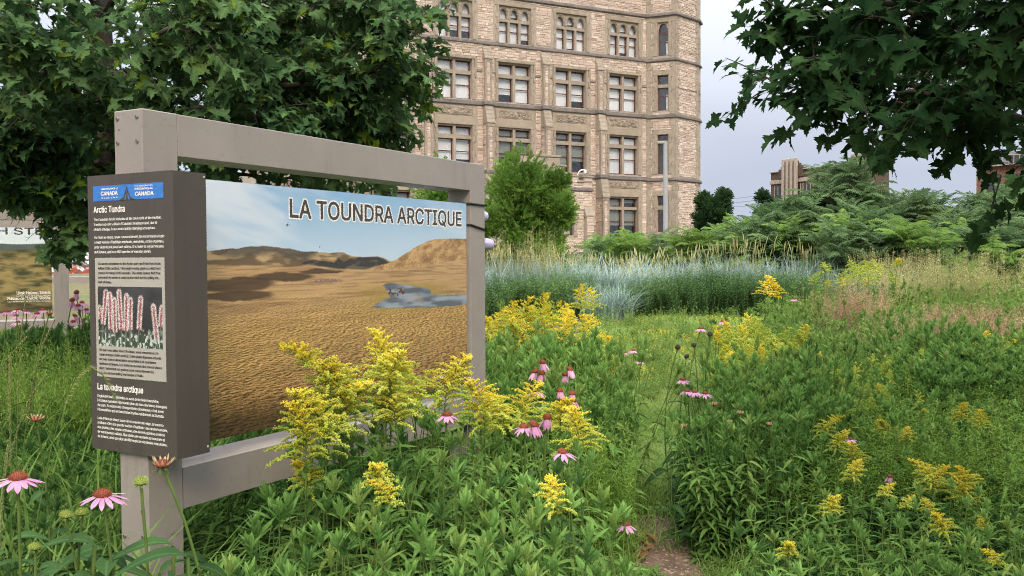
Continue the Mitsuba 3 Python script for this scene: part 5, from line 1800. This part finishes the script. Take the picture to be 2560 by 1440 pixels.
# taller leafy stand at the right edge and general mid-distance meadow
Ms = []
for _ in range(150):
    px, py = rg.uniform(2270, 2620), rg.uniform(840, 960)
    Y = np.interp(py, [840, 960], [8.4, 6.6]) + rg.uniform(-.2, .2)
    Ms.append(px_M(px, py, Y, .8, rg.uniform(.9, 1.2), .08))
for _ in range(120):
    px, py = rg.uniform(1215, 1520), rg.uniform(880, 1060)
    Y = np.interp(py, [860, 1060], [6.9, 5.0]) + rg.uniform(-.2, .2)
    Ms.append(px_M(px, py, Y, .8, rg.uniform(.9, 1.1), .06))
for _ in range(90):
    px, py = rg.uniform(1790, 2060), rg.uniform(900, 1080)
    Y = np.interp(py, [860, 1080], [6.8, 5.0]) + rg.uniform(-.2, .2)
    Ms.append(px_M(px, py, Y, .8, rg.uniform(.7, 1.0), .06))
stuff('tall_leafy_stand', 'tall dense green goldenrod stems without flowers in the middle distance', leafy + sedge[:1], Ms)
Ms, M2_, M3_ = [], [], []
for _ in range(900):
    px, py = rg.uniform(1830, 2680), rg.uniform(672, 880)
    if px < 2240 and py < 704:
        continue
    Y = np.interp(py, [670, 720, 800, 900], [19, 15, 10.5, 7.8]) + rg.uniform(-.4, .4)
    P = at(px, py, Y)
    if in_path(P[0], Y, .35):
        continue
    k = rg.random()
    (Ms if k < .5 else M2_ if k < .75 else M3_).append(px_M(px, py + 8, Y, .8 if k >= .5 else .55, 1.2, .08, .5, 1.5))
stuff('meadow_grass', 'mixed green meadow grass rising towards the thicket', meadow_c, Ms, 'grass')
stuff('meadow_forbs', 'mixed leafy forbs in the far meadow', sedge, M2_)
stuff('far_feathery_forbs', 'pale feathery forbs in the far meadow', feathery, M3_)
Ms = []
for _ in range(85):
    px, py = rg.uniform(2265, 2600), rg.uniform(792, 850)
    if px < 2330 and py < 815:
        continue
    Ms.append(px_M(px, py, np.interp(py, [790, 850], [9.6, 8.4]), .85, rg.uniform(.9, 1.2), .08))
for _ in range(40):
    Ms.append(px_M(rg.uniform(2080, 2190), rg.uniform(722, 800), rg.uniform(11, 13), .85, 1.1, .08))
stuff('tan_grass', 'pinkish tan seeding grass in the right-hand meadow', tan_c, Ms, 'grass')
Ms = [px_M(rg.uniform(2180, 2600), rg.uniform(650, 700), rg.uniform(15, 18), .85, 1.3, .08) for _ in range(70)] + [px_M(rg.uniform(1225, 1400), rg.uniform(600, 640), rg.uniform(20, 22), .85, 1.5, .05, .5, 2.4) for _ in range(12)]
stuff('airy_grass', 'airy pale green seed panicles at the back of the meadow', tang_c, Ms, 'grass')

# the band of blue grass with its straw seed stalks, and the leafy band before it
Ms, Mst = [], []
for _ in range(340):
    px = rg.uniform(1150, 2080)
    Ms.append(px_M(px, rg.uniform(632, 672), rg.uniform(19.6, 22), 1.1, 1.15, .06, .7, 1.4))
for _ in range(26):
    Ms.append(px_M(rg.uniform(1480, 1560), rg.uniform(690, 740), rg.uniform(16.8, 18.4), 1.1, 1., .08, .5, 1.4))
for _ in range(40):
    Ms.append(px_M(rg.uniform(2080, 2300), rg.uniform(662, 690), rg.uniform(18, 19.5), 1.1, .95, .06, .5, 1.4))
stuff('blue_grass', 'broad band of silvery blue grass below the building', blue_c, Ms, 'grass')
for _ in range(80):
    px = rg.uniform(1150, 2080)
    top_ = np.interp(px, [1150, 1350, 1500, 1700, 1800, 1960, 2080], [600, 612, 632, 612, 585, 590, 625])
    Mst.append(px_M(px, top_ + rg.uniform(0, 28), rg.uniform(19.8, 22.4), 1.6, 1., .06, .6, 1.5))
stuff('straw_seed_stalks', 'straw coloured seed stalks standing above the blue grass', straw_c, Mst, 'grass')
Ms = []
for _ in range(300):
    px = rg.uniform(1190, 2080)
    top_ = np.interp(px, [1190, 1300, 1470, 1500, 1545, 1600, 1800, 2080], [710, 690, 690, 735, 735, 690, 684, 690])
    Y = rg.uniform(17.9, 19.4)
    Ms.append(px_M(px, top_ + rg.uniform(-8, 14) + (19.4 - Y) * 18, Y, .95, rg.uniform(.9, 1.2), .07, .5, 1.4))
stuff('leafy_band', 'dense dark green leafy band between the lawn and the blue grass', aster, Ms)

# tall grass on the left
Ms = []
for _ in range(330):
    y = rg.uniform(2.2, 6.5)
    x = rg.uniform(-.60 * y, -.34 * y)
    if abs((np.array([x - SX, y - SY, 0])) @ SN) < .25 and x > -1.5:
        continue
    Ms.append(ground_M(x, y, rg.uniform(.75, 1.1), None, .14))
stuff('tall_grass', 'long arching green grass blades left of the tundra sign', long_c, Ms, 'grass')
Ms = [px_M(rg.uniform(-40, 330), rg.uniform(835, 930), rg.uniform(5.6, 7.6), .68, .9, .08) for _ in range(90)]
stuff('left_feathery_forbs', 'light green leafy stems behind the grass on the left', feathery, Ms)
Ms = [px_M(rg.uniform(-40, 260), rg.uniform(855, 900), rg.uniform(8.2, 9.8), .8, .9, .08) for _ in range(70)]
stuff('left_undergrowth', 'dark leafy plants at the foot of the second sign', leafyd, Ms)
SEEDH = [(15, 895, 3.0, .0, 'tan grass seed head upright at the left edge'), (58, 745, 3.6, .25, 'tall tan grass seed head before the second sign'), (130, 800, 3.4, .45, 'curved tan grass seed head before the second sign\u2019s post'), (10, 1120, 2.6, .1, 'pale grass seed head low at the left edge'), (235, 985, 2.5, 1.0, 'green foxtail head arching over the information box'), (60, 845, 3.5, .8, 'tan seed head lying almost flat among the grass'), (110, 940, 3.3, .6, 'tan seed head leaning right in the grass')]
for i, (px, py, Y, arch, lb) in enumerate(SEEDH):
    r = np.random.default_rng(1100 + i)
    P = at(px, py, Y)
    g = float(gz(P[0], Y))
    h = P[2] - g
    k = thing('grass_stalk', lb, 'grass', None)
    dirx = 1. if arch != .25 else .6
    pts = np.array([[P[0] - arch * .35 * dirx + arch * .35 * dirx * t ** 2.5, Y + .02 * t, g + h * (1 - (1 - t) ** 1.3 * 1.0)] for t in np.linspace(0, 1, 9)])
    if i == 4:
        pts = np.array([[P[0] - .30 + .36 * t, Y, g + h * math.sin(min(1.95 * t, 1.0 * math.pi / 1.15)) * 1.06] for t in np.linspace(0, 1, 11)])
    put(k, 'stem', tube(pts, .0018, 4), 'stem_green', smooth=True)
    hd = MB()
    n = 130
    e = pts[-4:] if i != 4 else pts[-5:]
    for j in range(n):
        t = j / n * (len(e) - 1)
        q = e[int(t)] + (e[min(int(t) + 1, len(e) - 1)] - e[int(t)]) * (t - int(t))
        az = j * GOLDEN
        d = (e[-1] - e[0]) / np.linalg.norm(e[-1] - e[0])
        s1 = np.cross(d, [0, 1, 0.1])
        s1 /= np.linalg.norm(s1)
        s2_ = np.cross(d, s1)
        o = math.cos(az) * s1 + math.sin(az) * s2_
        v, f, uv = leaf(.011 if i != 4 else .016, .0028 if i != 4 else .0012, .2, .1, 2)
        hd.add(v, f, uv, basis(d * 1.0 + o * .55, o, q))
    v, f, uv = hd.get()
    put(k, 'seed_head', (v, f), 'grass_tan' if i != 4 else 'seed_straw', smooth=True, uv=uv)

# ------------------------------------------------------------------ trees
def limb(px_pts, r0, r1, jitter=.03, seed=0, n=4):
    """a limb through points (px, py, Y), made a little crooked; returns its centre line"""
    r = np.random.default_rng(seed)
    P = np.array([at(*q) for q in px_pts])
    t = np.linspace(0, len(P) - 1, (len(P) - 1) * n + 1)
    Q = np.stack([np.interp(t, np.arange(len(P)), P[:, k]) for k in range(3)], 1)
    Q[1:-1] += r.normal(0, jitter, (len(Q) - 2, 3))
    return Q, np.linspace(r0, r1, len(Q))


def maple(key, limbs, trunk, sprays, leaf_size, mats, seed, n_parts=290, twl=(.18, .38)):
    """limbs: crooked centre lines; sprays: (point, outward direction, number of leaves)"""
    r = np.random.default_rng(seed)
    put(key, 'trunk', tube(*trunk, 10), 'bark', smooth=True)
    for Q, R in limbs:
        put(key, 'branch', tube(Q, R, 6), 'bark', smooth=True)
    twig, leaves = MB(), []
    for (P, out, n) in sprays:
        ln = r.uniform(*twl)
        o = out + r.normal(0, .35, 3) + np.array([0, 0, -.10])
        o /= np.linalg.norm(o)
        Q = np.array([P + o * ln * t + np.array([0, 0, -.10 * ln * t * t]) for t in (0, .35, .7, 1.)])
        v, f = tube(Q, [.0035, .0028, .002, .0012], 4)
        twig.add(v, f)
        for j in range(n):
            t = .15 + .85 * (j + r.random()) / n
            q = np.array([np.interp(t, (0, .35, .7, 1.), Q[:, c]) for c in range(3)])
            side = np.cross(o, [0, 0, 1.]) * (1 if j % 2 else -1)
            d = o * .5 + side * .8 + r.normal(0, .35, 3)
            d[2] = d[2] * .5 - r.uniform(-.05, .65)
            d /= np.linalg.norm(d)
            pet = .05 * r.uniform(.6, 1.3)
            pd = d * .8 + np.array([0, 0, .15])
            e = q + pd * pet
            v, f = tube([q, e], [.0009, .0008], 3)
            twig.add(v, f)
            if e[0] < -.505 * e[1] and e[2] < 1.95 and e[1] < 8:
                continue                                    # nothing hangs lower than this over the walk beside the second sign
            nrm = np.array([0, 0, 1.]) + o * .45 + r.normal(0, .33, 3)
            leaves.append((e, basis(d, nrm / np.linalg.norm(nrm), e, leaf_size * r.uniform(.62, 1.2)), int(r.integers(0, 7))))
    put(key, 'twigs', twig.get()[:2], 'bark', kind='stuff')
    dist = np.array([np.linalg.norm(e - EYE) + (3 if not (abs((q := (e - EYE))[0] / max(q[1], .1)) < .56 and abs(q[2]) / max(q[1], .1) < .33) else 0) for e, _, _ in leaves])
    order = np.argsort(dist)
    gs = {}
    for rank, i in enumerate(order):
        e, M, k = leaves[i]
        mt = mats[int(r.choice(len(mats), p=[.94, .06] if len(mats) == 2 else [1.]))]
        if rank < n_parts:
            if (k, mt) not in gs:
                v, f, uv = MAPLES[k]
                gs[(k, mt)] = group(f'{key}_leaf_group_{k}_{mt}', blade=mikit.ply((v, f), mt, smooth=True, uv=uv))
            inst(numbered(key + '__leaf'), gs[(k, mt)], M)
    rest = order[n_parts:]
    for mt, share in zip(mats, ([.95, .05] if len(mats) == 2 else [1.])):
        mb = MB()
        for k in range(7):
            sel = [leaves[i][1] for j, i in enumerate(rest) if leaves[i][2] == k and ((j % 20 == 0) == (mt != mats[0]) if len(mats) == 2 else True)]
            if sel:
                mb.add(*many(*MAPLES[k], sel))
        v, f, uv = mb.get()
        put(key, 'foliage' if mt == mats[0] else 'young_foliage', (v, f), mt, kind='stuff', smooth=True, uv=uv)


YT = 6.7
lm = thing('maple_tree', 'young maple tree with dark green lobed leaves standing behind the tundra sign', 'tree')
tb = at(300, 1000, YT)
tp = [(tb[0], YT, float(gz(tb[0], YT)) - .1)] + [tuple(at(x, y, YT)) for x, y in ((290, 700), (278, 420), (262, 200), (250, 0), (262, -260), (270, -560))]
trunk = (np.array(tp), np.array([.10, .085, .08, .074, .065, .05, .03]))
LB = [[(262, 220, 6.7), (420, 120, 6.4), (640, 70, 6.2), (820, 20, 6.2), (940, -30, 6.3)],
      [(266, 280, 6.7), (470, 215, 6.9), (700, 165, 7.0), (840, 130, 7.0), (960, 70, 7.0)],
      [(270, 330, 6.7), (440, 290, 6.2), (680, 230, 6.0), (820, 200, 6.0), (930, 180, 6.1), (1050, 75, 6.1)],
      [(272, 380, 6.7), (480, 320, 7.1), (720, 280, 7.3), (860, 250, 7.4), (1000, 230, 7.4)],
      [(275, 420, 6.7), (470, 370, 6.4), (760, 330, 6.3), (860, 310, 6.4), (950, 325, 6.4)],
      [(278, 460, 6.7), (460, 430, 7.2), (640, 430, 7.5), (800, 450, 7.7)],
      [(255, 180, 6.7), (130, 120, 6.5), (0, 60, 6.3), (-120, 20, 6.2)],
      [(258, 280, 6.7), (120, 270, 6.9), (-60, 250, 7.0)],
      [(266, 380, 6.7), (150, 350, 6.2), (50, 330, 5.9), (-60, 330, 5.8)],
      [(270, 420, 6.7), (190, 410, 6.3), (100, 410, 6.1), (20, 390, 6.0)],
      [(272, 450, 6.7), (220, 510, 6.5), (180, 550, 6.4), (150, 570, 6.4)],
      [(272, 440, 6.7), (180, 450, 6.4), (70, 440, 6.2), (-60, 440, 6.2)],
      [(270, 400, 6.7), (200, 430, 7.1), (90, 420, 7.4), (-40, 410, 7.5)],
      [(252, 60, 6.7), (360, -60, 6.3), (520, -160, 6.1), (700, -200, 6.0)],
      [(252, 20, 6.7), (150, -80, 6.4), (40, -150, 6.2)],
      [(258, 160, 6.7), (380, 60, 7.2), (560, -20, 7.6), (760, -60, 7.7)],
      [(262, 240, 6.7), (330, 160, 5.9), (420, 90, 5.4), (560, 60, 5.2)],
      [(266, 320, 6.7), (210, 260, 6.0), (130, 180, 5.5), (60, 120, 5.3)],
      [(270, 350, 6.7), (380, 330, 5.9), (540, 290, 5.6), (660, 270, 5.5)]]
limbs = [limb(q, .030, .006, .035, 40 + i) for i, q in enumerate(LB)]
rl = np.random.default_rng(55)
spr = []
for Q, R in limbs:
    seg = np.linalg.norm(np.diff(Q, axis=0), axis=1).sum()
    for _ in range(int(seg * 36)):
        t = rl.uniform(.22, 1.) ** .8 * (len(Q) - 1)
        i = min(int(t), len(Q) - 2)
        P = Q[i] + (Q[i + 1] - Q[i]) * (t - i)
        out = Q[i + 1] - Q[i]
        out = out / np.linalg.norm(out) * .6 + rl.normal(0, .75, 3)
        spr.append((P + rl.normal(0, .10, 3), out / np.linalg.norm(out), int(rl.integers(9, 15))))
# the crown above the frame shades what is below
for _ in range(150):
    a, q = rl.uniform(0, 6.28), 2.3 * math.sqrt(rl.random())
    z = rl.uniform(3.3, 5.6)
    q *= np.clip((6.4 - z) / 2.6, .2, 1)
    P = np.array([tb[0] + q * math.cos(a), YT + q * math.sin(a), z])
    spr.append((P, np.array([math.cos(a), math.sin(a), .1]), 8))
# inner foliage round the trunk
for _ in range(230):
    px, py, Y = rl.uniform(-60, 700), rl.uniform(0, 400), rl.uniform(6.6, 8.3)
    if py > 350 and px > 600:
        continue
    P = at(px, py, Y)
    out = P - np.array([tb[0], YT, P[2] + .2])
    spr.append((P, out / np.linalg.norm(out), 9))
maple(lm, limbs, trunk, spr, .083, ['leaf_maple', 'leaf_maple_lime'], 60)

rm = thing('maple_tree', 'maple tree outside the right edge whose dark leafy boughs hang into the upper right corner', 'tree')
tb2 = np.array([4.1, 4.6, 0])
trunk2 = (np.array([[4.1, 4.6, -.1], [4.08, 4.6, 1.2], [4.0, 4.55, 2.6], [3.9, 4.5, 4.2], [3.85, 4.5, 6.0]]), np.array([.12, .10, .09, .06, .02]))
RB = [[(3560, -420, 4.5), (3000, -200, 3.9), (2560, -60, 3.6), (2250, 0, 3.5), (2080, 30, 3.5), (1950, 25, 3.5)],
      [(3500, -250, 4.5), (2900, -60, 4.1), (2500, 60, 4.0), (2230, 120, 4.0), (2090, 140, 4.0), (1960, 165, 4.0)],
      [(3450, -100, 4.5), (2900, 60, 3.7), (2620, 180, 3.4), (2430, 220, 3.3), (2330, 240, 3.3), (2240, 255, 3.3)],
      [(3420, 50, 4.5), (2900, 200, 3.9), (2640, 250, 3.6), (2480, 290, 3.5), (2330, 330, 3.5)],
      [(3400, 180, 4.5), (2980, 280, 3.5), (2760, 350, 3.1), (2640, 400, 3.0)],
      [(3380, 300, 4.5), (2980, 360, 3.3), (2800, 420, 2.9), (2680, 470, 2.8)],
      [(3500, -150, 4.5), (2950, 0, 3.4), (2700, 60, 3.0), (2520, 120, 2.9), (2400, 150, 2.9)],
      [(3480, -60, 4.5), (2950, 100, 4.5), (2600, 180, 4.6), (2380, 230, 4.7), (2220, 215, 4.8)],
      [(3560, -300, 4.5), (3000, -150, 3.2), (2620, -40, 2.9), (2350, 20, 2.8), (2200, 50, 2.8)],
      [(3480, -200, 4.5), (2900, 0, 3.8), (2450, 120, 3.6), (2150, 190, 3.5), (2090, 190, 3.5), (2000, 205, 3.5)],
      [(3420, -20, 4.5), (2900, 160, 4.3), (2560, 210, 4.2), (2400, 260, 4.1), (2300, 290, 4.1)]]
limbs = [limb(q, .028, .005, .025, 80 + i) for i, q in enumerate(RB)]
spr = []
for b_, (Q, R) in enumerate(limbs):
    seg = np.linalg.norm(np.diff(Q, axis=0), axis=1).sum()
    for _ in range(int(seg * (10 if b_ not in (0, 1, 8, 9) else 10))):
        t = rl.uniform(.30, 1.) * (len(Q) - 1)
        i = min(int(t), len(Q) - 2)
        P = Q[i] + (Q[i + 1] - Q[i]) * (t - i)
        out = Q[i + 1] - Q[i]
        out = out / np.linalg.norm(out) * .6 + rl.normal(0, .6, 3)
        spr.append((P + rl.normal(0, .05, 3), out / np.linalg.norm(out), int(rl.integers(6, 11))))
for _ in range(200):
    P = np.array([rl.uniform(2.6, 5.2), rl.uniform(3.2, 6.4), rl.uniform(3.2, 4.9)])
    if P[2] < 1.6 + .36 * P[1] or P[0] < .56 * P[1]:
        continue
    spr.append((P, np.array([-.6, -.3, 0.]), 8))
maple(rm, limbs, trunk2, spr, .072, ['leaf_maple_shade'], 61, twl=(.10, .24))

# --- shrubs and distant round trees
def spray_leaf(n, ln, wd, leafn, r):
    """a twig set with small leaves"""
    m = MB()
    for i in range(n):
        t = i / n
        tuft_leaf(m, (ln * t, 0, .04 * ln * math.sin(t * 6)), (1 if i % 2 else -1) * r.uniform(.5, 1.2), r.uniform(-.3, .7), leafn * r.uniform(.7, 1.2), wd, .3, 0, 2, .15)
    return m.get()


def bush(key, base, H, R, n, spr_size, mat, seed, stems=6, lobes=14, zlo=.12, shape=1.0, up=.5):
    r = np.random.default_rng(seed)
    kinds = [spray_leaf(12, 1., .20, .30, np.random.default_rng(seed + i)) for i in range(3)]
    C = []
    for i in range(lobes):
        z = zlo + (.84 - zlo) * (i + .5) / lobes
        a = i * GOLDEN + r.normal(0, .3)
        prof_ = max(1 - abs(2 * z - .85) ** 3.2, .06) ** .5 if shape == 1.0 else (1 - z) ** .7 * .95 + .16
        q = R * prof_ * r.uniform(.30, .85)
        C.append((q * math.cos(a), q * math.sin(a), z * H, R * r.uniform(.32, .5) * (.6 + .5 * prof_)))
    for i in range(lobes // 3):                     # stray boughs that break the outline
        a, z = r.uniform(0, 6.28), r.uniform(.35, .95)
        q = R * r.uniform(.55, 1.0) * (1.15 - .6 * z)
        C.append((q * math.cos(a), q * math.sin(a), z * H, R * r.uniform(.14, .24)))
    lobes = len(C)
    C = np.array(C)
    Ms = [[], [], []]
    for _ in range(n):
        c = C[r.integers(0, lobes)]
        d = r.normal(0, 1, 3)
        d /= np.linalg.norm(d)
        rad = c[3] * r.random() ** .33
        P = c[:3] + d * rad * np.array([1, 1, 1.15])
        if P[2] < .05 * H:
            continue
        o = d * .7 + np.array([P[0], P[1], 0]) / R * .5 + np.array([0, 0, up]) + r.normal(0, .3, 3)
        k = r.integers(0, 3)
        Ms[k].append(basis(o, np.cross(o, r.normal(0, 1, 3)), np.array(base) + P, spr_size * r.uniform(.6, 1.3)))
    mb = MB()
    for k in range(3):
        mb.add(*many(*kinds[k], Ms[k]))
    v, f, uv = mb.get()
    put(key, 'crown', (v, f), mat, smooth=True, uv=uv)
    for i in range(stems):
        c = C[r.integers(lobes // 3, lobes)]
        Q = np.array([np.array(base) + np.array([c[0] * t ** 1.5, c[1] * t ** 1.5, c[2] * t]) + (r.normal(0, .03, 3) * H * .3 if 0 < t < 1 else 0) for t in (0, .3, .6, 1.)])
        put(key, 'trunk', tube(Q, np.array([.03, .024, .016, .006]) * H / 4, 6), 'bark', smooth=True)


b0 = at(1312, 640, 26.)
zt = at(1300, 374, 26.)[2]
k = thing('shrub', 'tall light green feathery shrub just right of the tundra sign, before the porch', 'shrub')
bush(k, (b0[0], 26., .4), zt - .4, 1.50, 5600, .24, 'leaf_shrub', 70, 7, 24, .06, 2)
b0 = at(1115, 640, 27.)
k = thing('shrub', 'light green feathery shrub mostly hidden behind the right end of the tundra sign', 'shrub')
bush(k, (b0[0], 27., .4), at(1150, 384, 27.)[2] - .4, 1.30, 3600, .26, 'leaf_shrub', 71, 6, 18, .06, 2)
b0 = at(1787, 640, 62.)
k = thing('round_tree', 'rounded dark green tree standing just right of the turret', 'tree')
bush(k, (b0[0], 62., .4), at(1787, 462, 62.)[2] - .4, 1.25, 4200, .36, 'leaf_round_tree', 72, 3, 18, .10)
b0 = at(1925, 640, 48.)
k = thing('round_tree', 'small dark tree below the brown brick building', 'tree')
bush(k, (b0[0], 48., .4), at(1925, 480, 48.)[2] - .4, 1.0, 2600, .30, 'leaf_round_tree', 73, 3, 12, .10)

# --- sumac thicket: stems with whorls of feathered fronds
def frond(r, Ln=.55, pairs=11, wl=.15, ww=.040, droop=.8):
    m = MB()
    el0 = r.uniform(.45, .75)
    n = 9
    P = [np.zeros(3)]
    for i in range(n):
        e = el0 - droop * 1.9 * (i / n)
        P.append(P[-1] + np.array([math.cos(e), 0, math.sin(e)]) * Ln / n)
    P = np.array(P)
    v, f = tube(P, np.linspace(.005, .0015, n + 1), 3)
    m.add(v, f)
    for i in range(pairs):
        t = .14 + .84 * i / (pairs - 1)
        q = np.array([np.interp(t, np.linspace(0, 1, n + 1), P[:, c]) for c in range(3)])
        L_ = wl * (math.sin((t * .9 + .12) * math.pi) ** .5) * r.uniform(.9, 1.1)
        for s in (-1, 1):
            d = np.array([.42, s * .90, -.38 + r.normal(0, .12)])
            v, f, uv = leaf(L_, ww, .15, .35, 2, .25, .35)
            m.add(v, f, uv, basis(d, np.array([0, 0, 1.]), q))
    return m.get()


FRN = [frond(np.random.default_rng(1200 + i), droop=(.55, .75, .95, 1.1)[i]) for i in range(4)]
SUM = {}
for mat in ('leaf_sumac', 'leaf_sumac_fresh'):
    SUM[mat] = []
    for s in range(6):
        r = np.random.default_rng(1300 + s)
        H = (.9, 1.3, 1.8, 2.3, 2.9, 3.5)[s]
        b1, b2 = r.normal(0, .10, 2), r.normal(0, .15, 2)
        Q = np.array([(0, 0, 0), (b1[0], b1[1], H * .5), (b2[0], b2[1], H)])
        parts = {'trunk': MB().add(*tube(Q, np.array([.022, .017, .010]) * (.6 + .25 * H), 5)).ply('bark')}
        n = 0
        heads = [(Q[2], 13, .75)]
        for k_ in range(int(1 + H * 1.6)):
            t = r.uniform(.35, .95)
            p0 = np.array([np.interp(t, (0, .5, 1), Q[:, c]) for c in range(3)])
            a_ = k_ * GOLDEN + r.normal(0, .4)
            ln = r.uniform(.25, .55)
            p1 = p0 + np.array([math.cos(a_) * ln, math.sin(a_) * ln, ln * .6])
            if p1[2] > H:
                p1[2] = H - .05
            parts['branch' if k_ == 0 else f'branch_{k_:03d}'] = MB().add(*tube([p0, p0 * .4 + p1 * .6 + np.array([0, 0, -.03]), p1], [.012, .010, .007], 5)).ply('bark')
            heads.append((p1, 9, .6))
        for (hp, cnt, el0) in heads:
            for i in range(cnt):
                v, f, uv = FRN[r.integers(0, 4)]
                az = i * 6.283 / cnt * 2.0 + r.normal(0, .3)
                e = el0 - .95 * (i / cnt) + r.normal(0, .18)
                d = np.array([math.cos(az) * math.cos(e), math.sin(az) * math.cos(e), math.sin(e)])
                nn = np.array([-math.cos(az) * math.sin(e), -math.sin(az) * math.sin(e), math.cos(e)]) + r.normal(0, .35, 3)
                parts['frond' if n == 0 else f'frond_{n:03d}'] = MB().add(v, f, uv, basis(d, nn, hp + np.array([0, 0, -.14 * i / cnt]), r.uniform(.75, 1.1))).ply(mat)
                n += 1
        SUM[mat].append((group(f'sumac_group_{mat}_{s}', **parts), H + .22))
rs = np.random.default_rng(77)
TOPX = [1830, 1900, 1960, 2040, 2070, 2095, 2125, 2160, 2250, 2330, 2420, 2500, 2640]
TOPY = [570, 545, 505, 482, 420, 394, 425, 474, 482, 488, 490, 472, 450]


def sumac(px, py, Y, mat, label, grp, wide):
    P = at(px, py, Y)
    g0 = float(gz(P[0], Y)) - .05
    h = P[2] - g0
    g_, H = min(SUM[mat], key=lambda q: abs(q[1] - h + rs.normal(0, .12)))
    key = thing('sumac', label, 'shrub', grp)
    M = np.eye(4)
    M[0, 2], M[1, 2] = rs.normal(0, .05), rs.normal(0, .05)
    M = M @ rotz(rs.uniform(0, 6.28)) @ np.diag([wide, wide, max(h / H, .6), 1.])
    M[:3, 3] = P[0], Y, g0
    inst(key, g_, M)


for i in range(185):
    px = rs.uniform(1850, 2660)
    t0_ = np.interp(px, TOPX, TOPY)
    u = rs.random() if i > 46 else 0.02
    py = t0_ + (650 - t0_) * u * .92
    Y = 24.5 - 7.5 * u + rs.normal(0, .5)
    Y = max(Y, 22.8 if px < 2100 else 19.9) + rs.uniform(0, .8)
    fresh = (i % 6 == 0 and u > .25)
    sumac(px, py, Y, 'leaf_sumac_fresh' if fresh else 'leaf_sumac', 'fresh light green sumac in the thicket on the right' if fresh else 'grey-green sumac in the dense thicket on the right', 'fresh sumacs in the thicket' if fresh else 'sumacs in the thicket', rs.uniform(1.0, 1.35))
for (px, py, Y) in ((2105, 525, 22.6), (2085, 545, 22.4), (2300, 545, 19.6), (2330, 570, 19.4), (2480, 600, 18.0), (2040, 600, 22.5), (2150, 560, 21), (2235, 560, 20.5)):
    sumac(px, py, Y, 'leaf_sumac_fresh', 'fresh light green sumac in the thicket on the right', 'fresh sumacs in the thicket', 1.15)
for i in range(40):
    px = rs.uniform(1490, 1900)
    t0_ = np.interp(px, [1490, 1520, 1560, 1600, 1660, 1720, 1800, 1850, 1900], [590, 578, 552, 575, 562, 556, 562, 530, 535])
    u = rs.random()
    fresh = i % 4 != 0
    sumac(px, t0_ + 8 + (u * 55 if i > 10 else 0), rs.uniform(24.5, 29), 'leaf_sumac_fresh' if fresh else 'leaf_sumac', 'low fresh sumac below the building front' if fresh else 'low dark sumac below the building front', 'low fresh sumacs' if fresh else 'low dark sumacs', rs.uniform(.95, 1.2))
# power lines far behind
pw = thing('power_line', 'thin dark wires crossing the sky right of the turret', 'wire')
for k in range(3):
    a, b = at(1745, 498 + 9 * k, 110), at(1940, 478 + 12 * k, 130)
    v, f = tube([a + (b - a) * t + np.array([0, 0, -1.6 * t * (1 - t)]) for t in np.linspace(0, 1, 9)], .02, 4)
    put(pw, 'wire', (v, f), 'rubber_black')
